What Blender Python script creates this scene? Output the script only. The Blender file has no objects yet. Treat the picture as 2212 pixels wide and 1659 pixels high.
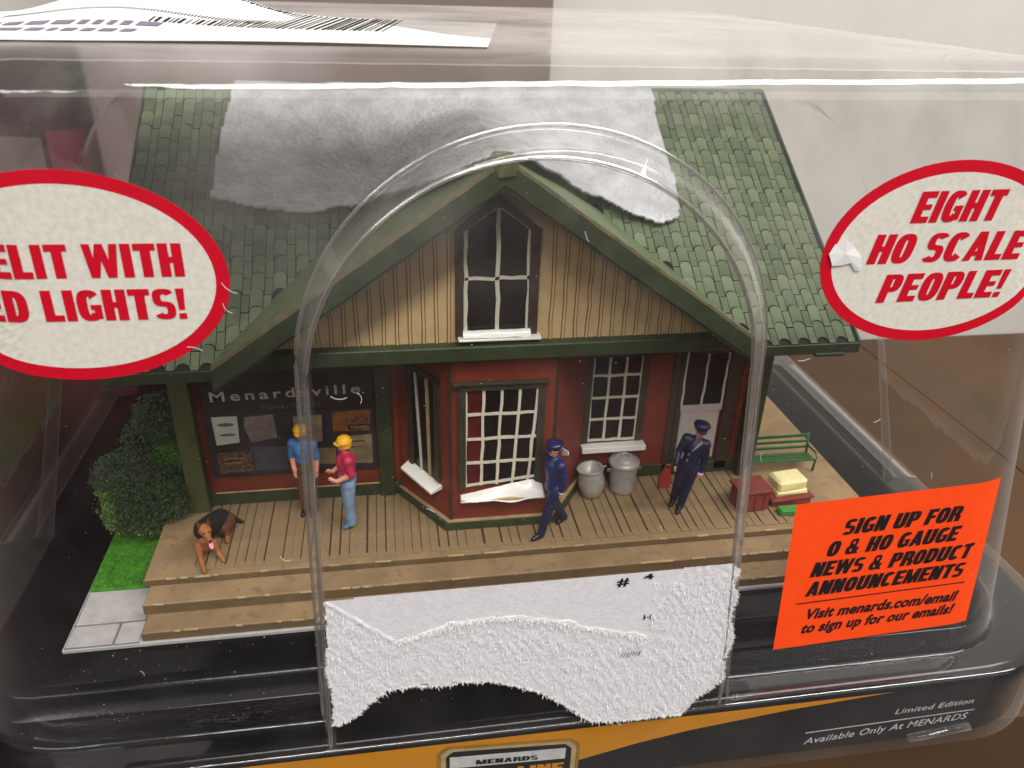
import bpy, bmesh, math, random
import numpy as np
from mathutils import Vector, Matrix
random.seed(7); rng = np.random.default_rng(7)
S = bpy.context.scene
COL = S.collection
# ------------------------------------------------------------------ camera (1 unit = 1 cm)
def unit(v): v = np.array(v, float); return v / np.linalg.norm(v)
F = 1690.0
cz = -unit((-100, 3200, F)); cx_ = unit((11150, -544, F)); cx_ = unit(cx_ - cx_.dot(cz) * cz)
cy_ = unit((-300, -902, F)); cy_ = unit(cy_ - cy_.dot(cz) * cz - cy_.dot(cx_) * cx_)
R = np.stack([cx_, cy_, cz])
cam = bpy.data.objects.new('camera', bpy.data.cameras.new('camera')); COL.objects.link(cam)
right, up, back = R[:, 0], -R[:, 1], -R[:, 2]
m = Matrix(((right[0], up[0], back[0], 0), (right[1], up[1], back[1], 0), (right[2], up[2], back[2], 9.4556), (0, 0, 0, 1)))
cam.matrix_world = m
cam.data.sensor_width = 36; cam.data.lens = F / 2212 * 36
cam.data.clip_start = .05; cam.data.clip_end = 2000
cam.data.dof.use_dof = True; cam.data.dof.focus_distance = 12.0; cam.data.dof.aperture_fstop = .5
S.camera = cam
# ------------------------------------------------------------------ world, lamps of the shop and an added one
W = bpy.data.worlds.new('World'); S.world = W; W.use_nodes = True
wn = W.node_tree; wg = wn.nodes.new('ShaderNodeTexCoord'); ws = wn.nodes.new('ShaderNodeSeparateXYZ'); wr = wn.nodes.new('ShaderNodeValToRGB')   # pale ceiling above, darker aisle below
wm = wn.nodes.new('ShaderNodeMapRange'); wm.inputs['From Min'].default_value = -1; wm.inputs['From Max'].default_value = 1
wn.links.new(wg.outputs['Generated'], ws.inputs[0]); wn.links.new(ws.outputs['Z'], wm.inputs['Value']); wn.links.new(wm.outputs[0], wr.inputs['Fac'])
wr.color_ramp.elements[0].position = .35; wr.color_ramp.elements[0].color = (.10, .085, .08, 1); wr.color_ramp.elements[1].position = .80; wr.color_ramp.elements[1].color = (.46, .43, .42, 1)
e_ = wr.color_ramp.elements.new(.52); e_.color = (.26, .24, .23, 1)
wn.links.new(wr.outputs[0], wn.nodes['Background'].inputs[0]); wn.nodes['Background'].inputs[1].default_value = .74
def tube_lamp(name, x, y, z, L, w, e):
    d = bpy.data.lights.new(name, 'AREA'); d.shape = 'RECTANGLE'; d.size = L; d.size_y = w; d.energy = e
    d.color = (1, .985, .945)
    o = bpy.data.objects.new(name, d); COL.objects.link(o); o.location = (x, y, z)
    return o
def aim(o, t=(2, 13, 2)): o.rotation_euler = (Vector(t) - o.location).to_track_quat('-Z', 'Y').to_euler()
aim(tube_lamp('ceiling_or_added_light', 62, -84, 178, 290, 34, 820000))
aim(tube_lamp('ceiling_or_added_light', 60, -270, 200, 520, 95, 260000))  # added broad, dim panel that lays a pale haze band on the shell
aim(tube_lamp('ceiling_or_added_light', -150, -170, 150, 130, 24, 120000))
tube_lamp('ceiling_or_added_light', 60, 60, 190, 340, 20, 80000)
S.view_settings.view_transform = 'Standard'; S.view_settings.look = 'None'
S.view_settings.exposure = -.18; S.view_settings.gamma = 1
S.cycles.transparent_max_bounces = 24; S.cycles.max_bounces = 10; S.cycles.caustics_reflective = False
S.cycles.sample_clamp_indirect = 6

# ------------------------------------------------------------------ helpers
def lin(c):
    return tuple(((v / 255) / 12.92 if v / 255 <= .04045 else ((v / 255 + .055) / 1.055) ** 2.4) for v in c) + (1,)
def mat(name, rgb, rough=.6, var=.12, scale=6, bump=.0, bscale=30, metal=0, rgb2=None, spec=.5, coat=0, detail=4, speck=None):
    m = bpy.data.materials.new(name); m.use_nodes = True
    nt = m.node_tree; N = nt.nodes; L = nt.links; b = N['Principled BSDF']
    tc = N.new('ShaderNodeTexCoord')
    n = N.new('ShaderNodeTexNoise'); n.inputs['Scale'].default_value = scale; n.inputs['Detail'].default_value = detail
    L.new(tc.outputs['Object'], n.inputs['Vector'])
    r = N.new('ShaderNodeValToRGB'); c = lin(rgb)
    c2 = lin(rgb2) if rgb2 else tuple(min(1, v * (1 + var)) for v in c[:3]) + (1,)
    c1 = c if rgb2 else tuple(v * (1 - var) for v in c[:3]) + (1,)
    r.color_ramp.elements[0].color = c1; r.color_ramp.elements[1].color = c2
    r.color_ramp.elements[0].position = .35; r.color_ramp.elements[1].position = .65
    L.new(n.outputs['Fac'], r.inputs['Fac'])
    out = r.outputs['Color']
    if speck:   # (rgb, amount 0..1, scale)
        n3 = N.new('ShaderNodeTexNoise'); n3.inputs['Scale'].default_value = speck[2]; n3.inputs['Detail'].default_value = 6
        L.new(tc.outputs['Object'], n3.inputs['Vector'])
        r3 = N.new('ShaderNodeValToRGB'); r3.color_ramp.elements[0].position = speck[1]; r3.color_ramp.elements[1].position = min(1, speck[1] + .05)
        L.new(n3.outputs['Fac'], r3.inputs['Fac'])
        mx = N.new('ShaderNodeMixRGB'); L.new(r3.outputs['Color'], mx.inputs[0]); L.new(out, mx.inputs[1]); mx.inputs[2].default_value = lin(speck[0])
        out = mx.outputs[0]
    L.new(out, b.inputs['Base Color'])
    b.inputs['Roughness'].default_value = rough; b.inputs['Metallic'].default_value = metal
    b.inputs['Specular IOR Level'].default_value = spec; b.inputs['Coat Weight'].default_value = coat
    if bump:
        n2 = N.new('ShaderNodeTexNoise'); n2.inputs['Scale'].default_value = bscale; n2.inputs['Detail'].default_value = 5
        L.new(tc.outputs['Object'], n2.inputs['Vector'])
        bp = N.new('ShaderNodeBump'); bp.inputs['Strength'].default_value = bump; bp.inputs['Distance'].default_value = .02
        L.new(n2.outputs['Fac'], bp.inputs['Height']); L.new(bp.outputs['Normal'], b.inputs['Normal'])
    return m
def mesh_obj(name, V, Fc, mats, parent=None, smooth=False, mi=None):
    me = bpy.data.meshes.new(name)
    me.from_pydata([tuple(map(float, v)) for v in V], [], [tuple(int(i) for i in f) for f in Fc])
    for q in (mats if isinstance(mats, (list, tuple)) else [mats]): me.materials.append(q)
    if mi is not None: me.polygons.foreach_set('material_index', np.asarray(mi, dtype=np.int32))
    if smooth: me.polygons.foreach_set('use_smooth', np.ones(len(me.polygons), bool))
    me.update()
    o = bpy.data.objects.new(name, me); COL.objects.link(o)
    if parent: o.parent = parent
    return o
def tag(o, label=None, cat=None, group=None, kind=None):
    if label: o['label'] = label
    if cat: o['category'] = cat
    if group: o['group'] = group
    if kind: o['kind'] = kind
    return o
def thing(name, label, cat, group=None, loc=(0, 0, 0)):
    o = bpy.data.objects.new(name, None); COL.objects.link(o); o.location = loc; o.empty_display_size = .1
    return tag(o, label, cat, group)
class MB:
    """collects shapes, built as one mesh"""
    def __init__(s): s.V = []; s.F = []; s.M = []
    def add(s, V, Fc, mi=0):
        k = len(s.V); s.V += [tuple(v) for v in V]; s.F += [tuple(i + k for i in f) for f in Fc]; s.M += [mi] * len(Fc)
    def box(s, x0, x1, y0, y1, z0, z1, mi=0, c=.012, jit=0):
        c = min(c, (x1 - x0) * .3, (y1 - y0) * .3, (z1 - z0) * .3)
        V = []
        for (sx, sy, sz) in [(a, b, d) for a in (0, 1) for b in (0, 1) for d in (0, 1)]:
            X, Y, Z = (x0, x1)[sx], (y0, y1)[sy], (z0, z1)[sz]; ix = c if sx == 0 else -c; iy = c if sy == 0 else -c; iz = c if sz == 0 else -c
            V += [(X, Y + iy, Z + iz), (X + ix, Y, Z + iz), (X + ix, Y + iy, Z)]
        if jit: V = [(a + random.uniform(-jit, jit), b + random.uniform(-jit, jit), d + random.uniform(-jit, jit)) for a, b, d in V]
        bm = bmesh.new(); vs = [bm.verts.new(v) for v in V]; bmesh.ops.convex_hull(bm, input=vs)
        bmesh.ops.dissolve_limit(bm, angle_limit=.02, verts=bm.verts, edges=bm.edges)
        bm.verts.index_update(); bm.verts.ensure_lookup_table()
        s.add([tuple(v.co) for v in bm.verts], [[v.index for v in f.verts] for f in bm.faces], mi); bm.free(); return s
    def prism(s, pts, y0, y1, mi=0):
        """outline in x,z extruded along y (counter-clockwise seen from -y)"""
        n = len(pts); V = [(p[0], y0, p[1]) for p in pts] + [(p[0], y1, p[1]) for p in pts]
        Fc = [list(range(n)), list(range(2 * n - 1, n - 1, -1))] + [[i, i + n, (i + 1) % n + n, (i + 1) % n] for i in range(n)]
        s.add(V, Fc, mi); return s
    def hexa(s, P, mi=0):
        s.add(P, [(0, 3, 2, 1), (4, 5, 6, 7), (0, 1, 5, 4), (1, 2, 6, 5), (2, 3, 7, 6), (3, 0, 4, 7)], mi); return s
    def tube(s, pts, r, n=8, mi=0):
        rs = r if isinstance(r, (list, tuple)) else [r] * len(pts)
        V = []; P = [Vector(p) for p in pts]
        for i, p in enumerate(P):
            d = (P[min(i + 1, len(P) - 1)] - P[max(i - 1, 0)]).normalized()
            a = d.cross(Vector((0, 0, 1)));
            if a.length < .1: a = d.cross(Vector((1, 0, 0)))
            a.normalize(); b = d.cross(a)
            for k in range(n):
                t = 2 * math.pi * k / n; V.append(p + a * math.cos(t) * rs[i] + b * math.sin(t) * rs[i])
        Fc = [(i * n + k, i * n + (k + 1) % n, (i + 1) * n + (k + 1) % n, (i + 1) * n + k) for i in range(len(P) - 1) for k in range(n)]
        Fc += [list(range(n))[::-1], [(len(P) - 1) * n + k for k in range(n)]]
        s.add(V, Fc, mi); return s
    def lathe(s, prof, cx=0, cy=0, n=24, mi=0, wob=None):
        V = []
        for (r, z) in prof:
            for k in range(n):
                t = 2 * math.pi * k / n; rr = r * (wob(t, z) if wob else 1); V.append((cx + rr * math.cos(t), cy + rr * math.sin(t), z))
        Fc = [(i * n + k, i * n + (k + 1) % n, (i + 1) * n + (k + 1) % n, (i + 1) * n + k) for i in range(len(prof) - 1) for k in range(n)]
        s.add(V, Fc, mi); return s
    def build(s, name, mats, parent=None, smooth=False): return mesh_obj(name, s.V, s.F, mats, parent, smooth, s.M)
def text_mesh(txt, bold=0, shear=0, spacing=1.0):
    cu = bpy.data.curves.new('t', 'FONT'); cu.body = txt; cu.offset = bold; cu.shear = shear; cu.space_character = spacing; cu.resolution_u = 4
    ob = bpy.data.objects.new('t', cu); COL.objects.link(ob)
    me = bpy.data.meshes.new_from_object(ob); V = np.array([v.co[:] for v in me.vertices]); Fc = [tuple(p.vertices) for p in me.polygons]
    bpy.data.objects.remove(ob); bpy.data.meshes.remove(me); bpy.data.curves.remove(cu)
    return V, Fc
_cap = {}
def lettering(txt, p0, p1, cap, surf, m, parent, bold=.03, shear=0, spacing=1.05, off=.006, name='lettering'):
    """baseline from p0 to p1 in (x, z), capital height cap; surf(x, z) -> y"""
    V, Fc = text_mesh(txt, bold, 0, spacing)
    if 'h' not in _cap:
        vv, _ = text_mesh('H', 0, 0, 1); _cap['h'] = vv[:, 1].max() - vv[:, 1].min()
    x0, x1 = V[:, 0].min(), V[:, 0].max()
    u = (V[:, 0] - x0) / (x1 - x0); v = (V[:, 1] + bold) / (_cap['h'] + 2 * bold)
    L = math.hypot(p1[0] - p0[0], p1[1] - p0[1])
    dx, dz = (p1[0] - p0[0]) / L, (p1[1] - p0[1]) / L
    a = u * (L - abs(shear) * cap) + shear * v * cap; b = v * cap
    X = p0[0] + a * dx - b * dz; Z = p0[1] + a * dz + b * dx
    P = [(X[i], surf(X[i], Z[i]) - off, Z[i]) for i in range(len(X))]
    Fc2 = []
    for f in Fc:   # face the camera (-y)
        q = [P[i] for i in f]
        ar = sum(q[i][0] * q[(i + 1) % len(q)][2] - q[(i + 1) % len(q)][0] * q[i][2] for i in range(len(q)))
        Fc2.append(f if ar > 0 else f[::-1])
    return mesh_obj(name, P, Fc2, m, parent)

T_, H_ = .268, .205      # stem and bar thickness of the heavy condensed capitals
def _r(x0, y0, x1, y1): return [(x0, y0), (x1, y0), (x1, y1), (x0, y1)]
def _d(x0, y0, x1, y1, w=T_): return [(x0, y0), (x0 + w, y0), (x1 + w, y1), (x1, y1)]
def _ring(x0, y0, x1, y1, a0, a1, t=T_, h=H_, n=20, e=2.8):
    cx, cy, a, b = (x0 + x1) / 2, (y0 + y1) / 2, (x1 - x0) / 2, (y1 - y0) / 2; out = []
    def p(A, B, th):
        c, s_ = math.cos(th), math.sin(th); return (cx + A * abs(c) ** (2 / e) * (1 if c >= 0 else -1), cy + B * abs(s_) ** (2 / e) * (1 if s_ >= 0 else -1))
    for k in range(n):
        t0, t1 = math.radians(a0 + (a1 - a0) * k / n), math.radians(a0 + (a1 - a0) * (k + 1) / n)
        out.append([p(a, b, t0), p(a, b, t1), p(a - t, b - h, t1), p(a - t, b - h, t0)])
    return out
def glyph(c):
    W = .62
    if c == 'I': return [_r(0, 0, T_, 1)], T_
    if c == 'L': return [_r(0, 0, T_, 1), _r(T_, 0, .50, H_)], .50
    if c == 'E': return [_r(0, 0, T_, 1), _r(T_, 0, .54, H_), _r(T_, 1 - H_, .54, 1), _r(T_, .42, .50, .59)], .54
    if c == 'F': return [_r(0, 0, T_, 1), _r(T_, 1 - H_, .52, 1), _r(T_, .40, .48, .58)], .52
    if c == 'T': return [_r(.17, 0, .17 + T_, 1 - H_), _r(0, 1 - H_, .575, 1)], .575
    if c == 'H': return [_r(0, 0, T_, 1), _r(W - T_, 0, W, 1), _r(T_, .42, W - T_, .60)], W
    if c == 'N': return [_r(0, 0, T_ * .9, 1), _r(W - T_ * .9, 0, W, 1), _d(W - T_ * 1.05, 0, .0, 1, T_)], W
    if c == 'M': return [_r(0, 0, .20, 1), _r(.60, 0, .80, 1), _d(.29, 0, .04, 1, .22), _d(.29, 0, .54, 1, .22)], .80
    if c == 'W': return [_d(.12, 0, .0, 1, .21), _d(.14, 0, .34, 1, .20), _d(.55, 0, .34, 1, .20), _d(.57, 0, .70, 1, .21)], .91
    if c == 'A': return [_d(0, 0, .19, 1, .23), _d(.42, 0, .23, 1, .23), _r(.15, .17, .50, .33)], .65
    if c == 'U': return [_r(0, .3, T_, 1), _r(W - T_, .3, W, 1)] + _ring(0, 0, W, .6, 180, 360), W
    if c == 'O': return _ring(0, 0, W, 1, 0, 360, n=36), W
    if c == 'C': return _ring(0, 0, W, 1, 38, 322, n=30), W
    if c == 'G': return _ring(0, 0, W, 1, 38, 322, n=30) + [_r(W - .20, .06, W, .50), _r(.34, .36, W, .52)], W
    if c == 'D': return [_r(0, 0, T_, 1)] + [[(max(x, T_ * .5), y) for x, y in q] for q in _ring(-.10, 0, W, 1, -90, 90, n=24)] + [_r(0, 0, .3, H_), _r(0, 1 - H_, .3, 1)], W
    if c in 'PR':
        g = [_r(0, 0, T_, 1), _r(T_, 1 - .165, .34, 1), _r(T_, .38, .34, .55)] + _ring(.04, .38, .60, 1, -90, 90, h=.165, n=20)
        if c == 'R': g.append(_r(.38, 0, .38 + T_, .30)); g.append(_d(.38, .28, .30, .44, T_))
        return g, .61
    if c == 'S': return _ring(0, .42, .58, 1, 25, 270, h=.175, t=.22, n=22) + _ring(0, 0, .58, .585, -155, 90, h=.175, t=.22, n=22), .58
    if c == '!': return [[(.03, .30), (.19, .30), (.23, 1), (0, 1)], _r(.01, 0, .22, .19)], .23
    if c == '&': return _ring(.10, .50, .52, 1, 0, 360, h=.15, t=.14, n=24) + _ring(0, 0, .56, .60, 20, 330, h=.17, t=.20, n=26) + [_d(.50, 0, .12, .62, .22), _d(.42, .12, .52, .42, .18)], .74
    return [], .26
def block(txt, p0, p1, cap, surf, m, parent, shear=0, off=.018, gap=.06):
    L = math.hypot(p1[0] - p0[0], p1[1] - p0[1]); dx, dz = (p1[0] - p0[0]) / L, (p1[1] - p0[1]) / L
    gs = [glyph(c) for c in txt]; tot = sum(g[1] for g in gs) + gap * (len(gs) - 1); k = (L - shear * cap) / tot; x = 0
    for g, w in gs:
        if g:
            V = []; Fc = []
            for i, q in enumerate(g):
                ar = sum(q[j][0] * q[(j + 1) % len(q)][1] - q[(j + 1) % len(q)][0] * q[j][1] for j in range(len(q)))
                if ar < 0: q = q[::-1]
                b0 = len(V)
                for (u, v) in q:
                    a = (x + u) * k + shear * v * cap; b = v * cap; X = p0[0] + a * dx - b * dz; Z = p0[1] + a * dz + b * dx
                    V.append((X, surf(X, Z) - off - .0004 * (i % 5), Z))
                Fc.append(list(range(b0, b0 + len(q))))
            mesh_obj('letter', V, Fc, m, parent)
        x += w + gap
# ------------------------------------------------------------------ materials
M = {}
M['deck'] = mat('weathered tan deck', (146, 121, 88), .75, .14, 1.6, .35, 30, speck=((134, 110, 79), .58, 5))
M['plank'] = mat('tan plank', (140, 116, 84), .75, .13, 2.5, .3, 45)
M['gap'] = mat('dark plank gap', (58, 40, 25), .9)
M['riser'] = mat('tan riser', (104, 84, 56), .75, .12, 4, .25, 40)
M['red'] = mat('brick red paint', (122, 48, 28), .6, .14, 3, .2, 40, speck=((92, 42, 30), .66, 9))
M['green'] = mat('dark green paint', (50, 60, 34), .5, .18, 4, .35, 35, speck=((78, 92, 60), .70, 14))
M['olive'] = mat('olive green paint', (78, 82, 46), .55, .14, 2.5, .3, 30)
M['gablegrey'] = mat('green roof flashing', (94, 110, 74), .5, .14, 2.2, .35, 25)
M['shingle'] = [mat('green shingle', c, .62, .14, 3, .3, 50, spec=.3, speck=((60, 68, 46), .68, 12)) for c in ((98, 110, 84), (91, 103, 78), (105, 116, 90), (84, 96, 72))]
M['joint'] = mat('dark shingle joint', (26, 27, 21), .85)
M['cream'] = mat('cream siding', (202, 175, 126), .6, .07, 3, .15, 30, speck=((150, 116, 74), .72, 10))
M['stripe'] = mat('red brown batten edge', (140, 84, 62), .7)
M['brown'] = mat('dark brown wood', (62, 44, 32), .6, .3, 6, .5, 40)
M['frame'] = mat('dark olive window frame', (58, 54, 38), .5, .25, 6, .4, 40)
M['white'] = mat('off white muntin paint', (214, 206, 188), .5, .05, 8, .1, 40)
M['sillwhite'] = mat('thick white sill paint', (238, 236, 228), .3, .04, 3, .2, 12, coat=.3)
M['tanedge'] = mat('bare tan edge', (176, 152, 112), .7)
M['pane'] = mat('dark window glass', (30, 23, 22), .2, .2, 2, spec=.3)
M['redpane'] = mat('red curtain behind glass', (84, 26, 24), .2, .2, 2)
M['doorwhite'] = mat('pale door paint', (190, 182, 176), .5, .05)
M['sign'] = mat('dark maroon sign', (36, 20, 18), .5, .2, 3)
M['signlet'] = mat('faded white lettering', (186, 182, 176), .6)
M['purple'] = mat('dark slate display glass', (48, 42, 50), .35, .2, 2)
M['black'] = mat('black tray plastic', (7, 7, 9), .15, .2, 2, .10, 12, spec=.22)
M['blackcard'] = mat('black printed card', (20, 21, 24), .45, .15, 3)
M['yellow'] = mat('gold yellow printed card', (198, 130, 14), .45, .05, 2)
M['goldbrown'] = mat('gold brown outline', (150, 112, 40), .5)
M['printgrey'] = mat('light grey print', (196, 196, 194), .5)
M['printblack'] = mat('black print', (26, 14, 16), .6)
M['labelred'] = mat('crimson print', (200, 8, 36), .35, .03, 3, coat=.3)
M['labelpaper'] = mat('mottled label paper', (222, 217, 204), .45, .05, 14, .05, 40, rgb2=(208, 204, 193), coat=.2, detail=8)
M['orange'] = mat('fluorescent orange paper', (255, 74, 10), .6, .03, 5, .12, 60)
M['paper'] = mat('white torn paper', (208, 204, 208), .9, .05, 10, .35, 30)
M['papersmooth'] = mat('white label paper', (226, 224, 222), .7, .02, 5)
M['slab'] = mat('grey paving', (176, 172, 172), .8, .09, 5, .4, 30)
M['mortar'] = mat('paving joint', (112, 108, 106), .9)
M['grassm'] = mat('bright green turf', (62, 128, 16), .9, .3, 9)
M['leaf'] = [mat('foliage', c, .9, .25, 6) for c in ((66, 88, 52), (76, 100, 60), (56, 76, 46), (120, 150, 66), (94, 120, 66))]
M['trunk'] = mat('brown trunk', (70, 48, 30), .9)
M['metal'] = mat('galvanised grey', (168, 165, 158), .34, .15, 6, .3, 20, metal=.2)
M['crate'] = mat('red brown crate', (122, 48, 40), .7, .15, 5, .3, 30)
M['creampack'] = mat('cream package', (232, 220, 160), .6, .05, 6, .3, 20)
M['brightgreen'] = mat('bright green paint', (60, 140, 56), .5)
M['benchgreen'] = mat('bench green', (44, 92, 44), .45, .15)
M['beige'] = mat('beige shelf panel', (214, 211, 205), .8, .03, .4, .05, 3)
M['greybrown'] = mat('grey brown carton', (128, 112, 106), .85, .08, .3, .1, 5)
M['carton'] = mat('brown carton', (76, 50, 22), .85, .1, .35, .15, 5)
M['cartondark'] = mat('brown carton tape', (66, 44, 21), .75)
M['maroon'] = mat('maroon printed carton', (140, 30, 62), .5, .1, .6)
M['redbrown'] = mat('red brown print', (150, 62, 52), .5, .1, .6)
M['purplebox'] = mat('dark purple carton', (74, 26, 50), .5, .15, .5)
M['gold'] = mat('gold ring print', (150, 128, 40), .4)
M['skin'] = mat('painted skin', (224, 150, 126), .5, .04)

def plastic(name):
    m = bpy.data.materials.new(name); m.use_nodes = True; nt = m.node_tree; N = nt.nodes; L = nt.links
    for n in list(N): N.remove(n)
    out = N.new('ShaderNodeOutputMaterial'); lw = N.new('ShaderNodeLayerWeight'); lw.inputs['Blend'].default_value = .5
    tc = N.new('ShaderNodeTexCoord')
    pw = N.new('ShaderNodeMath'); pw.operation = 'POWER'; pw.inputs[1].default_value = 4.5; L.new(lw.outputs['Facing'], pw.inputs[0])
    ml = N.new('ShaderNodeMath'); ml.operation = 'MULTIPLY_ADD'; ml.inputs[1].default_value = .80; ml.inputs[2].default_value = .05; ml.use_clamp = True; L.new(pw.outputs[0], ml.inputs[0])
    tr = N.new('ShaderNodeBsdfTransparent'); tr.inputs[0].default_value = (.972, .968, .962, 1)
    gl = N.new('ShaderNodeBsdfGlossy'); gl.inputs['Roughness'].default_value = .05; gl.inputs[0].default_value = (1, 1, 1, 1)
    n = N.new('ShaderNodeTexNoise'); n.inputs['Scale'].default_value = .55; n.inputs['Detail'].default_value = 3; L.new(tc.outputs['Object'], n.inputs['Vector'])
    bp = N.new('ShaderNodeBump'); bp.inputs['Strength'].default_value = .25; bp.inputs['Distance'].default_value = .12; L.new(n.outputs['Fac'], bp.inputs['Height']); L.new(bp.outputs['Normal'], gl.inputs['Normal'])
    mx = N.new('ShaderNodeMixShader'); L.new(ml.outputs[0], mx.inputs[0]); L.new(tr.outputs[0], mx.inputs[1]); L.new(gl.outputs[0], mx.inputs[2])
    # scuffs and dust in the sheet: a little diffuse, stronger where the sheet is seen edge on
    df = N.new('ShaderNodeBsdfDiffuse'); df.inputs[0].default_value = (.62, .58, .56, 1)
    n2 = N.new('ShaderNodeTexNoise'); n2.inputs['Scale'].default_value = .9; n2.inputs['Detail'].default_value = 7; L.new(tc.outputs['Object'], n2.inputs['Vector'])
    r2 = N.new('ShaderNodeMapRange'); r2.inputs['From Min'].default_value = .40; r2.inputs['From Max'].default_value = .75; r2.inputs['To Min'].default_value = .004; r2.inputs['To Max'].default_value = .022; L.new(n2.outputs['Fac'], r2.inputs['Value'])
    p2 = N.new('ShaderNodeMath'); p2.operation = 'POWER'; p2.inputs[1].default_value = 3.5; L.new(lw.outputs['Facing'], p2.inputs[0])
    m2 = N.new('ShaderNodeMath'); m2.operation = 'MULTIPLY_ADD'; m2.inputs[1].default_value = .30; m2.use_clamp = True; L.new(p2.outputs[0], m2.inputs[0]); L.new(r2.outputs[0], m2.inputs[2])
    # painted reflection veil: pale diffuse haze in cloudy patches, thicker towards the upper shoulder
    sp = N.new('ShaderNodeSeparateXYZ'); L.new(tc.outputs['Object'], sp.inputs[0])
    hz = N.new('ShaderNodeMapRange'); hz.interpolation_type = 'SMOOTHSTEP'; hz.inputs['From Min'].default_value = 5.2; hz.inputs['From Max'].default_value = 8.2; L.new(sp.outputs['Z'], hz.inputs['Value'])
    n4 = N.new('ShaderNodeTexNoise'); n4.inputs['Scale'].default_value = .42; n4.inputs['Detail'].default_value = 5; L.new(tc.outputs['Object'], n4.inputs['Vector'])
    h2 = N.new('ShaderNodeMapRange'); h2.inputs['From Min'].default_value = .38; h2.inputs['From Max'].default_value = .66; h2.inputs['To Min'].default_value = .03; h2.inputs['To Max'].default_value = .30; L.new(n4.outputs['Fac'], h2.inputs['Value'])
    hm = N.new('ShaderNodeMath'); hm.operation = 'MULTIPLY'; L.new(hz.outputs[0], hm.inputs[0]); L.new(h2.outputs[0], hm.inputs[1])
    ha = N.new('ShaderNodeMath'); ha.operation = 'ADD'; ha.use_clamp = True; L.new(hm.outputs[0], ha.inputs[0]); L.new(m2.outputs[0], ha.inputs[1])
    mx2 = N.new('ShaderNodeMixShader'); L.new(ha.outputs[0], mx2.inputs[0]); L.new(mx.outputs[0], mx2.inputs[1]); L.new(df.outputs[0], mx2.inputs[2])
    L.new(mx2.outputs[0], out.inputs['Surface'])
    return m
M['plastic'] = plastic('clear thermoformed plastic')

# ================================================================== SETTING
def struct(o): o['kind'] = 'structure'; return o
# back panel of the shelf
struct(MB().box(-80, 120, 30, 30.6, -12, 75, c=.02).build('back_wall', M['beige']))
for (x_, z_, w_, h_, m_) in ((30.5, 11.2, .05, 1.6, 'a'), (33.2, 10.4, .05, 2.4, 'a'), (34.6, 10.9, .05, 1.4, 'a'), (36.0, 9.3, .3, .12, 'a'), (22.0, 11.6, .05, 1.2, 'a')):
    struct(MB().box(x_, x_ + w_, 29.97, 30.02, z_, z_ + h_, c=.005).build('wall_mark', M['greybrown']))
# ledge the cartons stand on
struct(MB().box(-80, 120, 2, 31, -16.4, -16, c=.02).build('shelf_surface', M['cartondark']))
# big brown carton under the package
c = thing('cardboard_carton', 'large brown cardboard carton underneath the clear package, wide top face seen at right', 'carton')
MB().box(-8.6, 42, 8.5, 25, -15.9, -2.72, c=.06).build('body', M['carton'], c)
MB().box(12.9, 42, 8.44, 8.5, -2.95, -2.68, c=.01).build('flap_edge', M['cartondark'], c)
MB().box(17.5, 19.3, 8.6, 24.9, -2.72, -2.69, c=.005).build('tape_strip', M['cartondark'], c)
def ring_pts(cx, cz, a, b, n=72): return [(cx + a * math.cos(2 * math.pi * k / n), cz + b * math.sin(2 * math.pi * k / n)) for k in range(n)]
def oval(parent, cx, cz, a, b, band, surf, off=.012):
    o = ring_pts(cx, cz, a, b); i = ring_pts(cx, cz, a - band, b - band)
    n = len(o); V = [(x, surf(x, z) - off, z) for x, z in o + i]
    Vt = [(x, surf(x, z) - off + .010, z) for x, z in o]
    mesh_obj('red_border', V + Vt, [(k, k + n, (k + 1) % n + n, (k + 1) % n) for k in range(n)] + [(k, (k + 1) % n, 2 * n + (k + 1) % n, 2 * n + k) for k in range(n)], M['labelred'], parent)
    V = []; Fc = []; rings = 7
    for q in range(rings):
        f = 1 - q / rings * .98
        V += [(cx + (x - cx) * f, 0, cz + (z - cz) * f) for x, z in i]
    V = [(x, surf(x, z) - off, z) for x, y, z in V]
    for q in range(rings - 1): Fc += [(q * n + k, (q + 1) * n + k, (q + 1) * n + (k + 1) % n, q * n + (k + 1) % n) for k in range(n)]
    Fc.append([(rings - 1) * n + k for k in range(n)][::-1])
    mesh_obj('paper', V, Fc, M['labelpaper'], parent)
lo = thing('oval_label', 'red bordered white oval sticker on the carton front, below the yellow and black base', 'sticker')
oval(lo, 6.0, -4.25, 1.3, .95, .16, lambda x, z: 8.49)
# grey-brown carton standing behind on the left, and the dark neighbour
cb = thing('cardboard_box', 'grey brown cardboard box standing behind the package at the upper left', 'box')
MB().box(-8.7, 5.5, 26.5, 29.8, -15.9, 34, c=.1).build('body', M['greybrown'], cb)
MB().box(-8.6, 5.3, 26.42, 26.5, 9.6, 10.1, c=.02).build('flap_seam', M['cartondark'], cb)
nb = thing('neighbouring_package', 'dark purple and maroon printed package standing at the far left with gold rings', 'package')
MB().box(-26, -9.2, 9.5, 29.2, -15.9, 7.9, c=.15).build('body', M['purplebox'], nb)
V = [(-9.17, 12.2, -2.6), (-9.17, 28.5, -2.6), (-9.17, 28.5, 1.2), (-9.17, 16.2, 2.6), (-9.17, 12.2, 1.2)]
mesh_obj('printed_panel', V, [(0, 1, 2, 3, 4)], M['redbrown'], nb)
V = [(-9.155, 23.7, -.4), (-9.155, 27.8, -.4), (-9.155, 27.9, 4.6), (-9.155, 24.0, 5.2)]
mesh_obj('printed_panel', V, [(0, 1, 2, 3)], M['maroon'], nb)
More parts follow.
